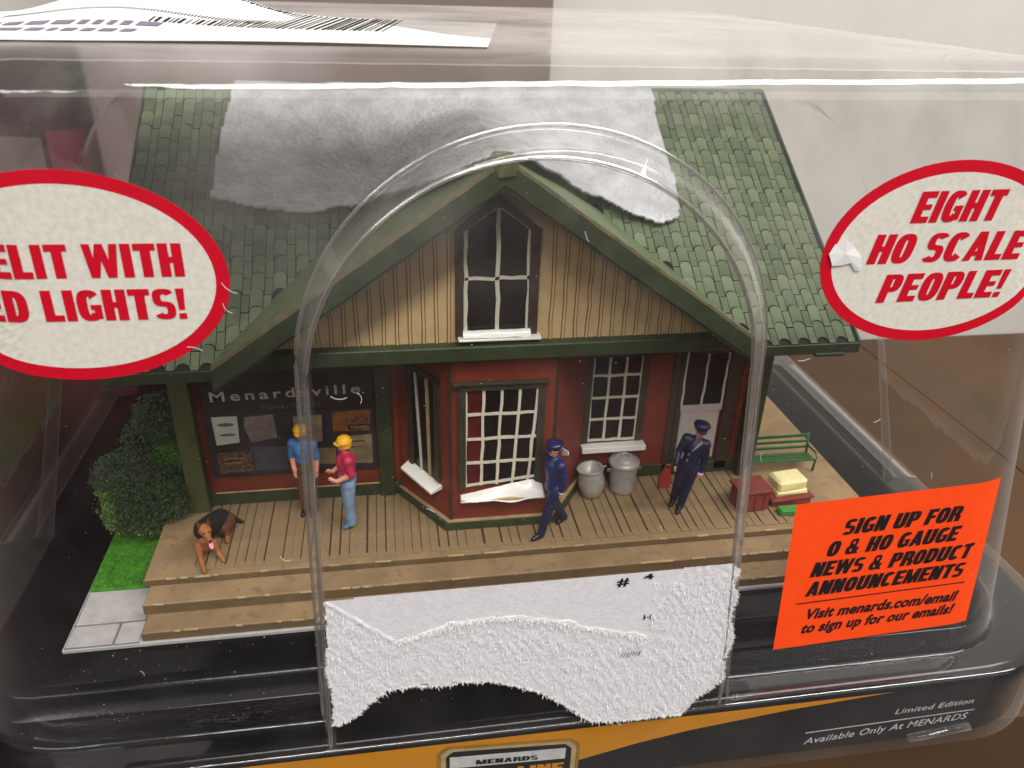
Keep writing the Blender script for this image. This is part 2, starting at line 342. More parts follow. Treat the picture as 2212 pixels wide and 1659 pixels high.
def side_ring(cy, cz, r0, r1, a0=0, a1=360, n=36):
    V = []; Fc = []
    for k in range(n + 1):
        t = math.radians(a0 + (a1 - a0) * k / n); V += [(-9.13, cy + r0 * math.cos(t), cz + r0 * math.sin(t)), (-9.13, cy + r1 * math.cos(t), cz + r1 * math.sin(t))]
    return V, [(2 * k, 2 * k + 1, 2 * k + 3, 2 * k + 2) for k in range(n)]
mesh_obj('pale_print', [(-9.15, 20.6, 3.6), (-9.15, 23.5, 3.5), (-9.15, 23.6, 5.1), (-9.15, 20.6, 5.7)], [(0, 1, 2, 3)], M['greybrown'], nb)
for a in ((15.6, 1.7, .8, .9, 0, 200), (10.8, -1.1, .7, .82), (10.8, -2.6, .62, .74)):
    V, Fc = side_ring(*a); mesh_obj('gold_ring', V, Fc, M['gold'], nb)
V, Fc = side_ring(15.1, 1.6, .0, .42, 0, 360, 20); mesh_obj('white_mark', [(x, y, z * 1.0) for x, y, z in V], Fc, M['printgrey'], nb)

# ================================================================== BLACK TRAY / PRINTED BASE
TX, TY = 2.15, 15.7      # centre of the package footprint
def rrect(xl, xr, yf, yb, r, nf=24, ns=24, nc=8):
    """closed loop, counter-clockwise from the front-left corner end"""
    P = []
    def corner(cx, cy, a0):
        for k in range(nc + 1):
            t = math.radians(a0 + 90 * k / nc); P.append((cx + r * math.cos(t), cy + r * math.sin(t)))
    for k in range(1, nf): P.append((xl + r + (xr - xl - 2 * r) * k / nf, yf))
    corner(xr - r, yf + r, -90)
    for k in range(1, ns): P.append((xr, yf + r + (yb - yf - 2 * r) * k / ns))
    corner(xr - r, yb - r, 0)
    for k in range(1, nf): P.append((xr - r - (xr - xl - 2 * r) * k / nf, yb))
    corner(xl + r, yb - r, 90)
    for k in range(1, ns): P.append((xl, yb - r - (yb - yf - 2 * r) * k / ns))
    corner(xl + r, yf + r, 180)
    return P
def loft(loops, cap0=True, cap1=True):
    n = len(loops[0][0]); V = []; Fc = []
    for P, z in loops: V += [(x, y, z) for x, y in P]
    for i in range(len(loops) - 1):
        Fc += [(i * n + k, i * n + (k + 1) % n, (i + 1) * n + (k + 1) % n, (i + 1) * n + k) for k in range(n)]
    if cap0: Fc.append(list(range(n))[::-1])
    if cap1: Fc.append([(len(loops) - 1) * n + k for k in range(n)])
    return V, Fc
tray = thing('display_tray', 'black plastic tray and printed card base that carries the model station', 'tray', loc=(0, 0, 0))
A = dict(xl=-8.1, xr=12.4, yf=8.13, yb=23.6, r=2.3)
def Aloop(ins, **k): return rrect(A['xl'] + ins, A['xr'] - ins, A['yf'] + ins, A['yb'] - ins, A['r'] - ins, **k)
V, Fc = loft([(Aloop(.16), -2.66), (Aloop(.16), -1.20), (Aloop(.22), -1.13), (Aloop(.34), -1.10), (Aloop(1.10), -1.10), (Aloop(1.18), -1.07), (Aloop(1.28), -.74),
              (Aloop(1.36), -.65), (Aloop(1.5), -.62)])
mesh_obj('tray_body', V, Fc, M['black'], tray, True)
fsurf = lambda x, z: 8.29
def ypoly(name, pts, m, off):
    return mesh_obj(name, [(x, 8.29 - off, z) for x, z in pts], [list(range(len(pts)))], m, tray)
ypoly('card_front', [(-5.9, -2.62), (10.2, -2.62), (10.2, -1.19), (-5.9, -1.19)], M['blackcard'], .012)
ypoly('yellow_band', [(-5.9, -2.60), (.9, -2.60), (1.6, -2.42), (3.74, -1.88), (4.6, -1.72), (6.4, -1.50), (8.31, -1.36), (4.4, -1.36), (1.5, -1.35), (-1.1, -1.34), (-5.9, -1.34)], M['yellow'], .018)
# emblem plate
def plate(x0, x1, z0, z1, e, off, m, name):
    P = [(x0, z0), (x1, z0), (x1, z1 - e), (x1 - e * .4, z1 - e * .5), (x1 - e, z1), (x0 + e, z1), (x0 + e * .4, z1 - e * .5), (x0, z1 - e)]
    return mesh_obj(name, [(x, 8.29 - off, z - .07 * (x - 1.5)) for x, z in P], [list(range(8))], m, tray)
em = plate(.40, 2.74, -2.58, -1.48, .16, .024, M['goldbrown'], 'emblem_plate')
em2 = plate(.46, 2.68, -2.58, -1.54, .14, .028, M['tanedge'], 'emblem_border'); em3 = plate(.54, 2.60, -2.58, -1.60, .12, .032, M['blackcard'], 'emblem_field')
mesh_obj('emblem_ribbon', [(.60, 8.254, -1.93), (2.50, 8.254, -2.02), (2.50, 8.254, -1.76), (.60, 8.254, -1.66)], [(0, 1, 2, 3)], M['printgrey'], tray)
block('MENARDS', (1.02, -1.90), (2.04, -1.96), .11, lambda x, z: 8.254, M['printblack'], tray, 0, .006)
block('GOLD LINE', (.62, -2.27), (2.48, -2.35), .24, lambda x, z: 8.256, M['yellow'], tray, 0, .006)
fs2 = lambda x, z: 8.278
lettering('Limited Edition', (8.45, -1.95), (9.99, -1.90), .13, fs2, M['printgrey'], tray, .006, .25)
lettering('Available Only At MENARDS', (6.83, -2.46), (9.98, -2.30), .16, fs2, M['printgrey'], tray, .006, .25)
mesh_obj('printed_rule', [(6.8, 8.268, -2.165), (10.05, 8.268, -2.085), (10.05, 8.268, -2.06), (6.8, 8.268, -2.14)], [(0, 1, 2, 3)], M['printgrey'], tray)

# ================================================================== CLEAR CASE
case = thing('clear_package', 'clear plastic package dome with an arched raised panel enclosing the model station', 'package')
def dome_dims(z):
    s = (z + 1)
    return dict(xl=-6.9 + .24 * s, xr=11.3 - .25 * s, yf=8.72 + .012 * s, yb=23.0 - .10 * s, r=1.9 - .09 * s)
PZ = 8.55
def front_y(x, z):
    d = dome_dims(z); y = d['yf']
    for cxr, sg in ((d['xr'] - d['r'], 1), (d['xl'] + d['r'], -1)):
        t = (x - cxr) * sg
        if t > 0: y = d['yf'] + d['r'] - math.sqrt(max(.0, d['r'] ** 2 - min(t, d['r'] * .98) ** 2))
    return y
NF, NS, NC = 620, 200, 16
loops = []
for ins, z in ((0, -2.72), (0, -1.4), (0, -1.16), (.012, -1.11), (.05, -1.07), (.10, -1.055)): loops.append((np.array(Aloop(ins, nf=NF, ns=NS, nc=NC)), z))
b0 = dome_dims(-1)
def Bl(z, ins=0):
    d = dome_dims(z); r = d['r'] - ins * .8
    return np.array(rrect(d['xl'] + ins, d['xr'] - ins, d['yf'] + ins, d['yb'] - ins, max(r, .3), nf=NF, ns=NS, nc=NC))
Lb = Bl(-1); La = loops[-1][0]
for f, z in ((.35, -1.05), (.7, -1.045), (.86, -1.04), (.95, -1.02)): loops.append((La * (1 - f) + Lb * f, z))
loops.append((Lb, -.96))
zs = list(np.arange(-.92, 8.04, .028))
for z in zs: loops.append((Bl(z), z))
Rf = .60; zt = 8.05
for k in range(1, 13):
    t = math.radians(90 * k / 12); loops.append((Bl(zt, Rf * (1 - math.cos(t))), zt + Rf * math.sin(t)))
dt = Bl(zt, Rf); cc = np.array((2.0, 15.8))
for f, z in ((.985, zt + Rf + .004), (.93, zt + Rf + .015), (.7, zt + Rf + .035), (.4, zt + Rf + .05), (.1, zt + Rf + .055)): loops.append((cc + (dt - cc) * f, z))
P3 = np.array([[(x, y, z) for x, y in Lp] for Lp, z in loops])      # levels x n x 3
nlev, npt = P3.shape[:2]
def sstep(t): t = np.clip(t, 0, 1); return t * t * t * (t * (6 * t - 15) + 10)
def arch_sdf(u, z, u_base, half_base, u_top, half_top, ztop):
    f = np.clip((z + 1) / (ztop + 1), 0, 1); zc = ztop - half_top
    fc = np.clip((z + 1) / (zc + 1), 0, 1)
    uc = u_base + (u_top - u_base) * fc; h = half_base + (half_top - half_base) * fc
    inside_low = h - np.abs(u - uc)
    rr = np.sqrt((u - u_top) ** 2 + np.maximum(z - zc, 0) ** 2)
    return np.where(z > zc, half_top - rr, inside_low)
x, y, z = P3[..., 0].copy(), P3[..., 1].copy(), P3[..., 2].copy()
lev_ok = (z > -1.053) & (z < 8.5)
idx = np.arange(npt); cen = NC + 1
seg_front = np.broadcast_to((idx < NF - 1), x.shape)
s = sstep((arch_sdf(x, z, 2.0, 3.32, 1.87, 3.02, 7.95)) / .24 ) * lev_ok * seg_front
yP = 8.16 + .036 * (z + 1)
P3[..., 1] = y * (1 - s) + np.minimum(y, yP) * s
right_side = np.broadcast_to((idx >= NF - 1 + NC + 1) & (idx < NF - 1 + NC + 1 + NS - 1), x.shape)
s = sstep(arch_sdf(y, z, 16.9, 3.3, 17.0, 2.9, 7.2) / .35) * lev_ok * right_side
P3[..., 0] += s * .42 * np.clip(1 - (z + 1) / 16, 0, 1)
i0 = NF - 1 + NC + 1 + NS - 1 + NC + 1 + NF - 1 + NC + 1
left_side = np.broadcast_to((idx >= i0) & (idx < i0 + NS - 1), x.shape)
s = sstep(arch_sdf(y, z, 16.9, 3.3, 17.0, 2.9, 7.2) / .35) * lev_ok * left_side
P3[..., 0] -= s * .42 * np.clip(1 - (z + 1) / 16, 0, 1)
VV = P3.reshape(-1, 3)
a = (np.arange(nlev - 1)[:, None] * npt + np.arange(npt)[None, :]).ravel()
b = (np.arange(nlev - 1)[:, None] * npt + (np.arange(npt)[None, :] + 1) % npt).ravel()
quads = np.stack([a, b, b + npt, a + npt], 1)
me = bpy.data.meshes.new('dome'); me.vertices.add(len(VV)); me.vertices.foreach_set('co', VV.astype(np.float32).ravel())
me.loops.add(quads.size + npt); me.polygons.add(len(quads) + 1)
li = np.concatenate([quads.ravel(), (nlev - 1) * npt + np.arange(npt)]).astype(np.int32)
me.loops.foreach_set('vertex_index', li)
ls = np.concatenate([np.arange(len(quads)) * 4, [quads.size]]).astype(np.int32)
me.polygons.foreach_set('loop_start', ls)
me.polygons.foreach_set('use_smooth', np.ones(len(quads) + 1, bool))
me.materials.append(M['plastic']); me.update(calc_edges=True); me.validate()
dome = bpy.data.objects.new('dome', me); COL.objects.link(dome); dome.parent = case
ed = M['plastic'].copy(); ed.name = 'plastic bead'
for nn in ed.node_tree.nodes:
    if nn.type == 'MATH' and nn.operation == 'MULTIPLY_ADD':
        if abs(nn.inputs[1].default_value - .80) < .01: nn.inputs[2].default_value = .42
        else: nn.inputs[1].default_value = .28
    if nn.type == 'MAP_RANGE': nn.inputs['To Min'].default_value = .02; nn.inputs['To Max'].default_value = .09
ed2 = ed.copy()
for nn in ed2.node_tree.nodes:
    if nn.type == 'MATH' and nn.operation == 'MULTIPLY_ADD' and abs(nn.inputs[2].default_value - .42) < .01: nn.inputs[2].default_value = .06
    if nn.type == 'MATH' and nn.operation == 'MULTIPLY_ADD' and abs(nn.inputs[1].default_value - .28) < .01: nn.inputs[1].default_value = .30
    if nn.type == 'MAP_RANGE': nn.inputs['To Min'].default_value = .015; nn.inputs['To Max'].default_value = .06
for nn in ed.node_tree.nodes:
    if nn.type == 'BSDF_GLOSSY': nn.inputs['Roughness'].default_value = .16
def arch_path(hb, ht, zt_, yfun, zb=-.95, sh=0):
    P = []; zc = zt_ - ht
    for k in range(30): f = k / 29; z_ = zb + (zc - zb) * f; P.append((2.0 + (1.87 - 2.0) * f - (hb + (ht - hb) * f), z_))
    for k in range(1, 48): a = math.pi * (1 - k / 48); P.append((1.87 + ht * math.cos(a), zc + ht * math.sin(a)))
    for k in range(30): f = 1 - k / 29; z_ = zb + (zc - zb) * f; P.append((2.0 + (1.87 - 2.0) * f + (hb + (ht - hb) * f), z_))
    return [(x_ + sh, yfun(z_), z_) for x_, z_ in P]
pa = arch_path(3.34, 3.04, 7.97, lambda q: 8.72 + .012 * (q + 1) - .012); pb = arch_path(3.09, 2.80, 7.68, lambda q: 8.16 + .036 * (q + 1), -1.0, -.10)
MB().tube(pa, .024, 8).build('arch_bead', ed, case, True)
mesh_obj('arch_side_band', pa + pb, [(i, i + 1, len(pa) + i + 1, len(pa) + i) for i in range(len(pa) - 1)], ed2, case, True)
MB().tube(pb, .032, 8).build('arch_bead', ed, case, True)
# hang-lug pad moulded into the skirt at the lower right
MB().tube([(8.75, 8.11, -2.42), (9.9, 8.11, -2.30)], .07, 10).build('moulded_lug', M['plastic'], case, True)

# ================================================================== STICKERS ON THE CASE
l1 = thing('oval_label', 'white oval red bordered sticker reading PRELIT WITH LED LIGHTS', 'sticker')
oval(l1, -3.48, 6.30, 1.70, 1.215, .15, front_y)
block('PRELIT WITH', (-4.80, 6.345), (-2.25, 6.32), .385, front_y, M['labelred'], l1)
block('LED LIGHTS!', (-4.68, 5.84), (-2.30, 5.81), .37, front_y, M['labelred'], l1)
l2 = thing('oval_label', 'white oval red bordered sticker reading EIGHT HO SCALE PEOPLE', 'sticker')
oval(l2, 7.15, 6.34, 1.70, 1.215, .15, front_y)
block('EIGHT', (6.55, 6.77), (7.84, 6.79), .40, front_y, M['labelred'], l2, .2)
block('HO SCALE', (6.08, 6.24), (8.34, 6.26), .39, front_y, M['labelred'], l2, .2)
block('PEOPLE!', (6.35, 5.70), (8.24, 5.73), .39, front_y, M['labelred'], l2, .2)
# torn glue flap on the right label
V = []; Fc = []; n = 14
pts = [(5.52, 6.40), (5.58, 6.52), (5.72, 6.58), (5.86, 6.48), (5.98, 6.34), (6.02, 6.16), (5.94, 6.16), (5.87, 6.28), (5.74, 6.24), (5.60, 6.24)]
for i, (px, pz) in enumerate(pts): V.append((px, front_y(px, pz) - .03 - .03 * random.random(), pz))
V.append((5.74, front_y(5.74, 6.4) - .05, 6.40))
mesh_obj('torn_flap', V, [(len(pts), (i + 1) % len(pts), i) for i in range(len(pts))], M['papersmooth'], l2)
l3 = thing('orange_label', 'fluorescent orange sticker with black sign up lettering at lower right', 'sticker')
TL, TR, BR, BL = (5.90, 2.48), (9.36, 2.64), (9.66, -.34), (6.09, -.52)
V = []; Fc = []; nu, nv = 26, 14
for j in range(nv + 1):
    for i in range(nu + 1):
        u, v = i / nu, j / nv
        px = (BL[0] * (1 - u) + BR[0] * u) * (1 - v) + (TL[0] * (1 - u) + TR[0] * u) * v; pz = (BL[1] * (1 - u) + BR[1] * u) * (1 - v) + (TL[1] * (1 - u) + TR[1] * u) * v
        V.append((px, front_y(px, pz) - .014 , pz))
Fc = [(j * (nu + 1) + i, j * (nu + 1) + i + 1, (j + 1) * (nu + 1) + i + 1, (j + 1) * (nu + 1) + i) for j in range(nv) for i in range(nu)]
mesh_obj('paper', V, Fc, M['orange'], l3)
for t, p0, p1, cap in (('SIGN UP FOR', (6.78, 1.82), (8.82, 1.92), .30), ('O & HO GAUGE', (6.60, 1.41), (8.90, 1.52), .30), ('NEWS & PRODUCT', (6.42, 1.01), (9.26, 1.13), .30), ('ANNOUNCEMENTS', (6.42, .61), (9.24, .74), .30)):
    block(t, p0, p1, cap, front_y, M['printblack'], l3, .2, .02)
for t, p0, p1, cap in (('Visit menards.com/email', (6.50, .10), (9.28, .20), .23), ('to sign up for our emails!', (6.50, -.21), (9.30, -.09), .23)):
    lettering(t, p0, p1, cap, front_y, M['printblack'], l3, .04, .22, 1.06, .02)
mesh_obj('printed_rule', [(6.31, front_y(6.3, .4) - .02, .455), (9.31, front_y(9.3, .5) - .02, .585), (9.31, front_y(9.3, .5) - .02, .61), (6.31, front_y(6.3, .4) - .02, .48)], [(0, 1, 2, 3)], M['printblack'], l3)
# torn white label on the arched panel
l4 = thing('torn_label', 'torn white paper label remnant with ragged fibres on the lower arched panel', 'label')
outline = [(-1.09, 1.87), (4.80, 1.90), (4.92, 1.72), (4.84, 1.55), (4.96, 1.3), (4.90, .9), (5.02, .45), (4.93, .0), (4.98, -.4), (4.78, -.62), (4.55, -.78), (4.42, -1.0), (4.30, -1.12),
           (3.1, -1.10), (2.86, -1.05), (2.62, -.86), (2.4, -.62), (2.1, -.38), (1.87, -.22), (1.5, -.05), (1.23, .05), (.85, .10), (.46, .05), (.1, .12), (-.30, .08), (-.55, -.12), (-.72, -.34), (-1.05, -.52), (-1.14, -.48), (-1.10, .1), (-1.16, .6), (-1.08, 1.2)]
def pip(px, pz, poly):
    c = False; n = len(poly); j = n - 1
    for i in range(n):
        if (poly[i][1] > pz) != (poly[j][1] > pz) and px < (poly[j][0] - poly[i][0]) * (pz - poly[i][1]) / (poly[j][1] - poly[i][1]) + poly[i][0]: c = not c
        j = i
    return c
from mathutils import noise as mn
def panel_y(z): return 8.16 + .036 * (z + 1)
st = .024; nx = int(6.4 / st); nz = int(3.2 / st); ok = {}; V = []; Fc = []
for j in range(nz + 1):
    for i in range(nx + 1):
        px = -1.25 + i * st; pz = -1.2 + j * st
        jx = .05 * mn.noise(Vector((px * 6, pz * 6, 0))) + .014 * mn.noise(Vector((px * 25, pz * 25, 3)))
        top = pz > 1.8
        if pip(px + (0 if top else jx), pz + (0 if top else jx), outline):
            # torn region: everything under a wavy line is rough pulp, above is smooth paper
            line = .95 + .35 * math.sin((px + .3) * 1.05) + .08 * mn.noise(Vector((px * 4, 0, 7)))
            if px < -.15: line = 1.9 - (px + 1.1) * .9
            if px > 3.6: line = 2.2 if px > 4.1 else .95 + (px - 3.6) * 2
            rough = pz < line
            h = 0
            if rough: h = .012 * abs(mn.noise(Vector((px * 7 + pz * 4, pz * 3, 1)))) + .009 * abs(mn.noise(Vector((px * 22, pz * 13, 2)))) + (.006 * (1 + mn.noise(Vector((px * 12, 0, 5)))) if line - pz < .08 else 0)
            ok[(i, j)] = len(V); V.append((px, panel_y(pz) - .02 - h, pz))
for (i, j), k in list(ok.items()):
    q = [(i, j), (i + 1, j), (i + 1, j + 1), (i, j + 1)]
    if all(t in ok for t in q): Fc.append([ok[t] for t in q])
mesh_obj('paper_sheet', V, Fc, M['paper'], l4, False)
fb = MB()
def fibre(px, pz, L, w, ang, lift):
    y0 = panel_y(pz) - .045
    dx, dz = math.cos(ang) * L, math.sin(ang) * L; nx_, nz_ = -math.sin(ang) * w, math.cos(ang) * w
    P = [(px - nx_, y0, pz - nz_), (px + nx_, y0, pz + nz_), (px + dx * .6 + nx_ * .7, y0 - lift, pz + dz * .6 + nz_ * .7), (px + dx, y0 - lift * 1.4, pz + dz), (px + dx * .6 - nx_ * .7, y0 - lift, pz + dz * .6 - nz_ * .7)]
    fb.add(P, [(0, 4, 3, 2, 1)])
for i in range(5200):
    px = random.uniform(-1.1, 4.95); pz = random.uniform(-1.1, 1.7)
    line = .95 + .35 * math.sin((px + .3) * 1.05)
    if px < -.15: line = 1.9 - (px + 1.1) * .9
    if px > 3.6: line = 2.2
    if i < 1100 and px > -.1: pz = line + random.gauss(-.02, .025)   # tufts along the tear
    if pz <= line + .05 and pip(px, pz, outline): fibre(px, pz, random.uniform(.03, .10), random.uniform(.002, .007), random.gauss(-1.25, .6), random.uniform(.004, .022))
n = len(outline)
for i in range(2, n - 1):
    p, q = outline[i], outline[(i + 1) % n]; L = math.hypot(q[0] - p[0], q[1] - p[1])
    for k in range(int(L / .011)):
        t = random.random(); px = p[0] + (q[0] - p[0]) * t; pz = p[1] + (q[1] - p[1]) * t
        nx_e, nz_e = -(q[1] - p[1]) / L, (q[0] - p[0]) / L; px -= nx_e * .055; pz -= nz_e * .055
        ang = math.atan2(q[1] - p[1], q[0] - p[0]) + math.pi / 2 + random.gauss(0, .5)
        fibre(px, pz, random.uniform(.045, .085), random.uniform(.004, .010), ang, random.uniform(0, .010))
o = fb.build('torn_fibres', M['papersmooth'], l4); o['kind'] = 'stuff'
ps = lambda x, z: panel_y(z) - .026
lettering('#', (3.04, 1.66), (3.22, 1.67), .15, ps, M['printblack'], l4, .03)
lettering('4', (3.42, 1.74), (3.58, 1.75), .10, ps, M['printblack'], l4, .03)
lettering('H', (3.50, .98), (3.62, .98), .10, ps, M['printblack'], l4, .0)
bb = MB()
for k in range(7):
    w = random.choice((.008, .012, .02)); xx = 3.18 + k * .045
    P = [(xx, 0, .33), (xx + w, 0, .33), (xx + w + .04, 0, .33 + random.uniform(.07, .11)), (xx + .04, 0, .43)]
    bb.add([(a, panel_y(c_) - .085, c_) for a, _, c_ in P], [(0, 1, 2, 3)])
bb.build('barcode_remnant', M['printblack'], l4)
# white label lying on the top of the dome
l5 = thing('barcode_label', 'white paper label with barcode print lying on top of the dome at upper left', 'label')
V = []; nu, nv = 60, 26; Z0 = zt + Rf
def top_pt(u, v, off=.02):
    px = -7.6 + u * 8.85; py = 9.62 + v * 4.6
    if u > .965: py += 0
    z = Z0 + off + .03 * math.exp(-((px + 1) / 2) ** 2)
    w = math.exp(-((px + 3.55) / 1.25) ** 2) * (sstep(np.array((v - .12) / .88)))
    return (px + .75 * v * u, py, z + .55 * float(w))
for j in range(nv + 1):
    for i in range(nu + 1):
        V.append(top_pt(i / nu, j / nv))
Fc = [(j * (nu + 1) + i, j * (nu + 1) + i + 1, (j + 1) * (nu + 1) + i + 1, (j + 1) * (nu + 1) + i) for j in range(nv) for i in range(nu)]
# rounded corner: drop the outermost corner cells
o = mesh_obj('paper', V, Fc, M['papersmooth'], l5, True)
def top_strip(u0, u1, v0, v1, name, m):
    k = 8; Vs = []
    for j in (0, 1):
        for i in range(k + 1): Vs.append(top_pt(u0 + (u1 - u0) * i / k, v0 if j == 0 else v1, .028))
    return Vs, [(i, i + 1, k + 1 + i + 1, k + 1 + i) for i in range(k)]
bars = MB(); uu = .52
while uu < .84:
    w = random.choice((.002, .003, .005)); Vs, Fs = top_strip(uu, uu + w, .40, .96, '', None); bars.add(Vs, Fs); uu += w + random.choice((.003, .004, .006))
bars.build('barcode', M['printblack'], l5)
dash = MB(); 
for row in (.24, .34):
    uu = .30
    while uu < .52:
        w = random.uniform(.008, .03); Vs, Fs = top_strip(uu, uu + w, row, row + .05, '', None); dash.add(Vs, Fs); uu += w + .008
dash.build('small_print', mat('soft grey print', (120, 112, 132), .6), l5)['kind'] = 'stuff'
streak = MB(); uu = .31
while uu < .66:
    Vs, Fs = top_strip(uu, uu + .002, .5, .98, '', None); streak.add(Vs, Fs); uu += .0045
streak.build('barcode', M['printblack'], l5)

# ================================================================== MODEL STATION
st_ = thing('model_station', 'miniature railway station with green tiled roof, cream gable, red walls and tan deck', 'model building')
# base board with paving
MB().box(-5.55, 9.5, 10.22, 21.5, -.62, -.545, c=.01).build('base_board', M['slab'], st_)
# steps and deck
MB().box(-4.30, 9.25, 10.28, 11.0, -.545, -.372, c=.015, jit=.004).build('step', M['deck'], st_)
MB().box(-4.34, 9.35, 10.70, 13.0, -.543, -.147, c=.015, jit=.004).build('step', M['deck'], st_)
dk = MB().box(-4.42, 9.46, 11.16, 20.8, -.15, -.004, c=.015, jit=.003).build('deck', M['deck'], st_)
MB().box(-3.62, 7.62, 11.42, 13.3, -.012, .004, c=.002).build('joint_bed', M['gap'], dk)
for i, (x0, x1, y0, z0, z1) in enumerate(((-4.44, 9.47, 11.148, -.11, -.02), (-4.36, 9.36, 10.688, -.33, -.17), (-4.32, 9.26, 10.268, -.53, -.39))):
    MB().box(x0 + .01, x1 - .01, y0, y0 + .03, z0 - .02, z1, c=.004).build('riser', M['riser'], st_)
pm = None; px = -3.60; np_ = 0
while px < 7.58:
    w = .147
    if pm is None or np_ % 9 == 0:
        pm = MB().box(0, w, 11.30, 13.2, .0, .011, c=.003, jit=.0015).build('plank', M['plank'], dk); o = pm
    else:
        o = pm.copy(); COL.objects.link(o)
    o.location = (px, random.uniform(-.006, .006), random.uniform(-.003, .003)); o.rotation_euler = (0, 0, random.uniform(-.0015, .0015)); px += .166; np_ += 1
chips = MB()
for i in range(70):
    cx = random.uniform(-4.2, 8.8); yy, zz = random.choice(((11.15, 0.0), (10.69, -.145), (10.27, -.37)))
    chips.box(cx, cx + random.uniform(.03, .30), yy - .010 - random.random() * .012, yy + .02, zz - .02, zz + .005, c=.004, jit=.004)
o = chips.build('paint_chips', M['tanedge'], st_); o['kind'] = 'stuff'
# paving slabs at the lower left, joints recessed
for (x0, x1, y0, y1) in ((-5.5, -4.78, 10.26, 10.72), (-4.74, -4.36, 10.26, 10.72), (-5.5, -4.38, 10.76, 11.55)):
    MB().box(x0, x1, y0, y1, -.555, -.515, c=.015, jit=.006).build('paving_slab', M['slab'], st_)
MB().box(-5.52, -4.36, 10.24, 11.56, -.55, -.535, c=.002).build('paving_joint', M['mortar'], st_)
# main walls
YW = 13.22
MB().box(-3.75, 7.5, YW, 19.3, 0, 3.75, c=.02).build('wall', M['red'], st_)
MB().box(-3.78, 7.52, YW - .05, YW, .02, .30, c=.01).build('baseboard', M['green'], st_)
MB().box(-3.5, -.1, YW - .07, YW - .04, .30, .325, c=.004).build('baseboard_cap', M['tanedge'], st_)
def post(x0, x1, y0, y1, m=M['green'], z1=3.7): return MB().box(x0, x1, y0, y1, .0, z1, c=.02, jit=.004).build('post', m, st_)
post(-3.98, -3.62, 12.98, 13.30, M['olive']); post(-.36, -.06, YW - .10, YW + .02); post(7.16, 7.5, 12.96, 13.25)
post(7.02, 7.14, YW - .03, YW + .02, M['red'])
MB().box(2.98, 3.26, YW - .06, YW, 0, 3.7, c=.01).build('trim_board', M['brown'], st_)
MB().box(3.28, 3.76, YW - .045, YW, 0, 3.7, c=.01).build('trim_board', M['brown'], st_)
# bay
FB = 11.95; SB = YW
def bay(x0, x1, e, z0, z1, name, m, grow=0):
    P = [(x0 - grow, FB - grow), (x1 + grow, FB - grow), (x1 + e + grow, SB), (x0 - e - grow, SB)]
    V = [(a, b_, z0) for a, b_ in P] + [(a, b_, z1) for a, b_ in P]
    return mesh_obj(name, V, [(3, 2, 1, 0), (4, 5, 6, 7), (0, 1, 5, 4), (1, 2, 6, 5), (2, 3, 7, 6), (3, 0, 4, 7)], m, st_)
bay(.95, 2.88, .9, 0, 3.75, 'bay_wall', M['red'])
bay(.95, 2.88, .9, 0, .17, 'bay_baseboard', M['green'], .10)
bay(.95, 2.88, .9, .17, .20, 'bay_baseboard_cap', M['tanedge'], .06)
MB().box(.93, .99, FB - .02, FB + .05, .2, 3.7, c=.01, jit=.004).build('corner_trim', M['brown'], st_)
MB().box(2.84, 2.90, FB - .015, FB + .05, .2, 3.7, c=.01).build('corner_trim', M['brown'], st_)
# windows -------------------------------------------------
def wob(n, amp): 
    v = [random.uniform(-amp, amp) for _ in range(n)]; return v
def bar(mb, x0, z0, x1, z1, w, y, amp=.01, t=.02, mi=0):
    n = 7; L = math.hypot(x1 - x0, z1 - z0); dx, dz = (x1 - x0) / L, (z1 - z0) / L; o_ = wob(n + 1, amp); o_[0] = o_[-1] = 0
    V = []
    for k in range(n + 1):
        f = k / n; cx, cz2 = x0 + (x1 - x0) * f - dz * o_[k], z0 + (z1 - z0) * f + dx * o_[k]; ww = w * random.uniform(.85, 1.15) / 2
        V += [(cx + dz * ww, y, cz2 - dx * ww), (cx - dz * ww, y, cz2 + dx * ww), (cx - dz * ww, y + t, cz2 + dx * ww), (cx + dz * ww, y + t, cz2 - dx * ww)]
    Fc = []
    for k in range(n):
        a = 4 * k
        for q in range(4): Fc.append((a + q, a + (q + 1) % 4, a + 4 + (q + 1) % 4, a + 4 + q))
    Fc += [(3, 2, 1, 0), (4 * n, 4 * n + 1, 4 * n + 2, 4 * n + 3)]
    mb.add(V, Fc, mi)
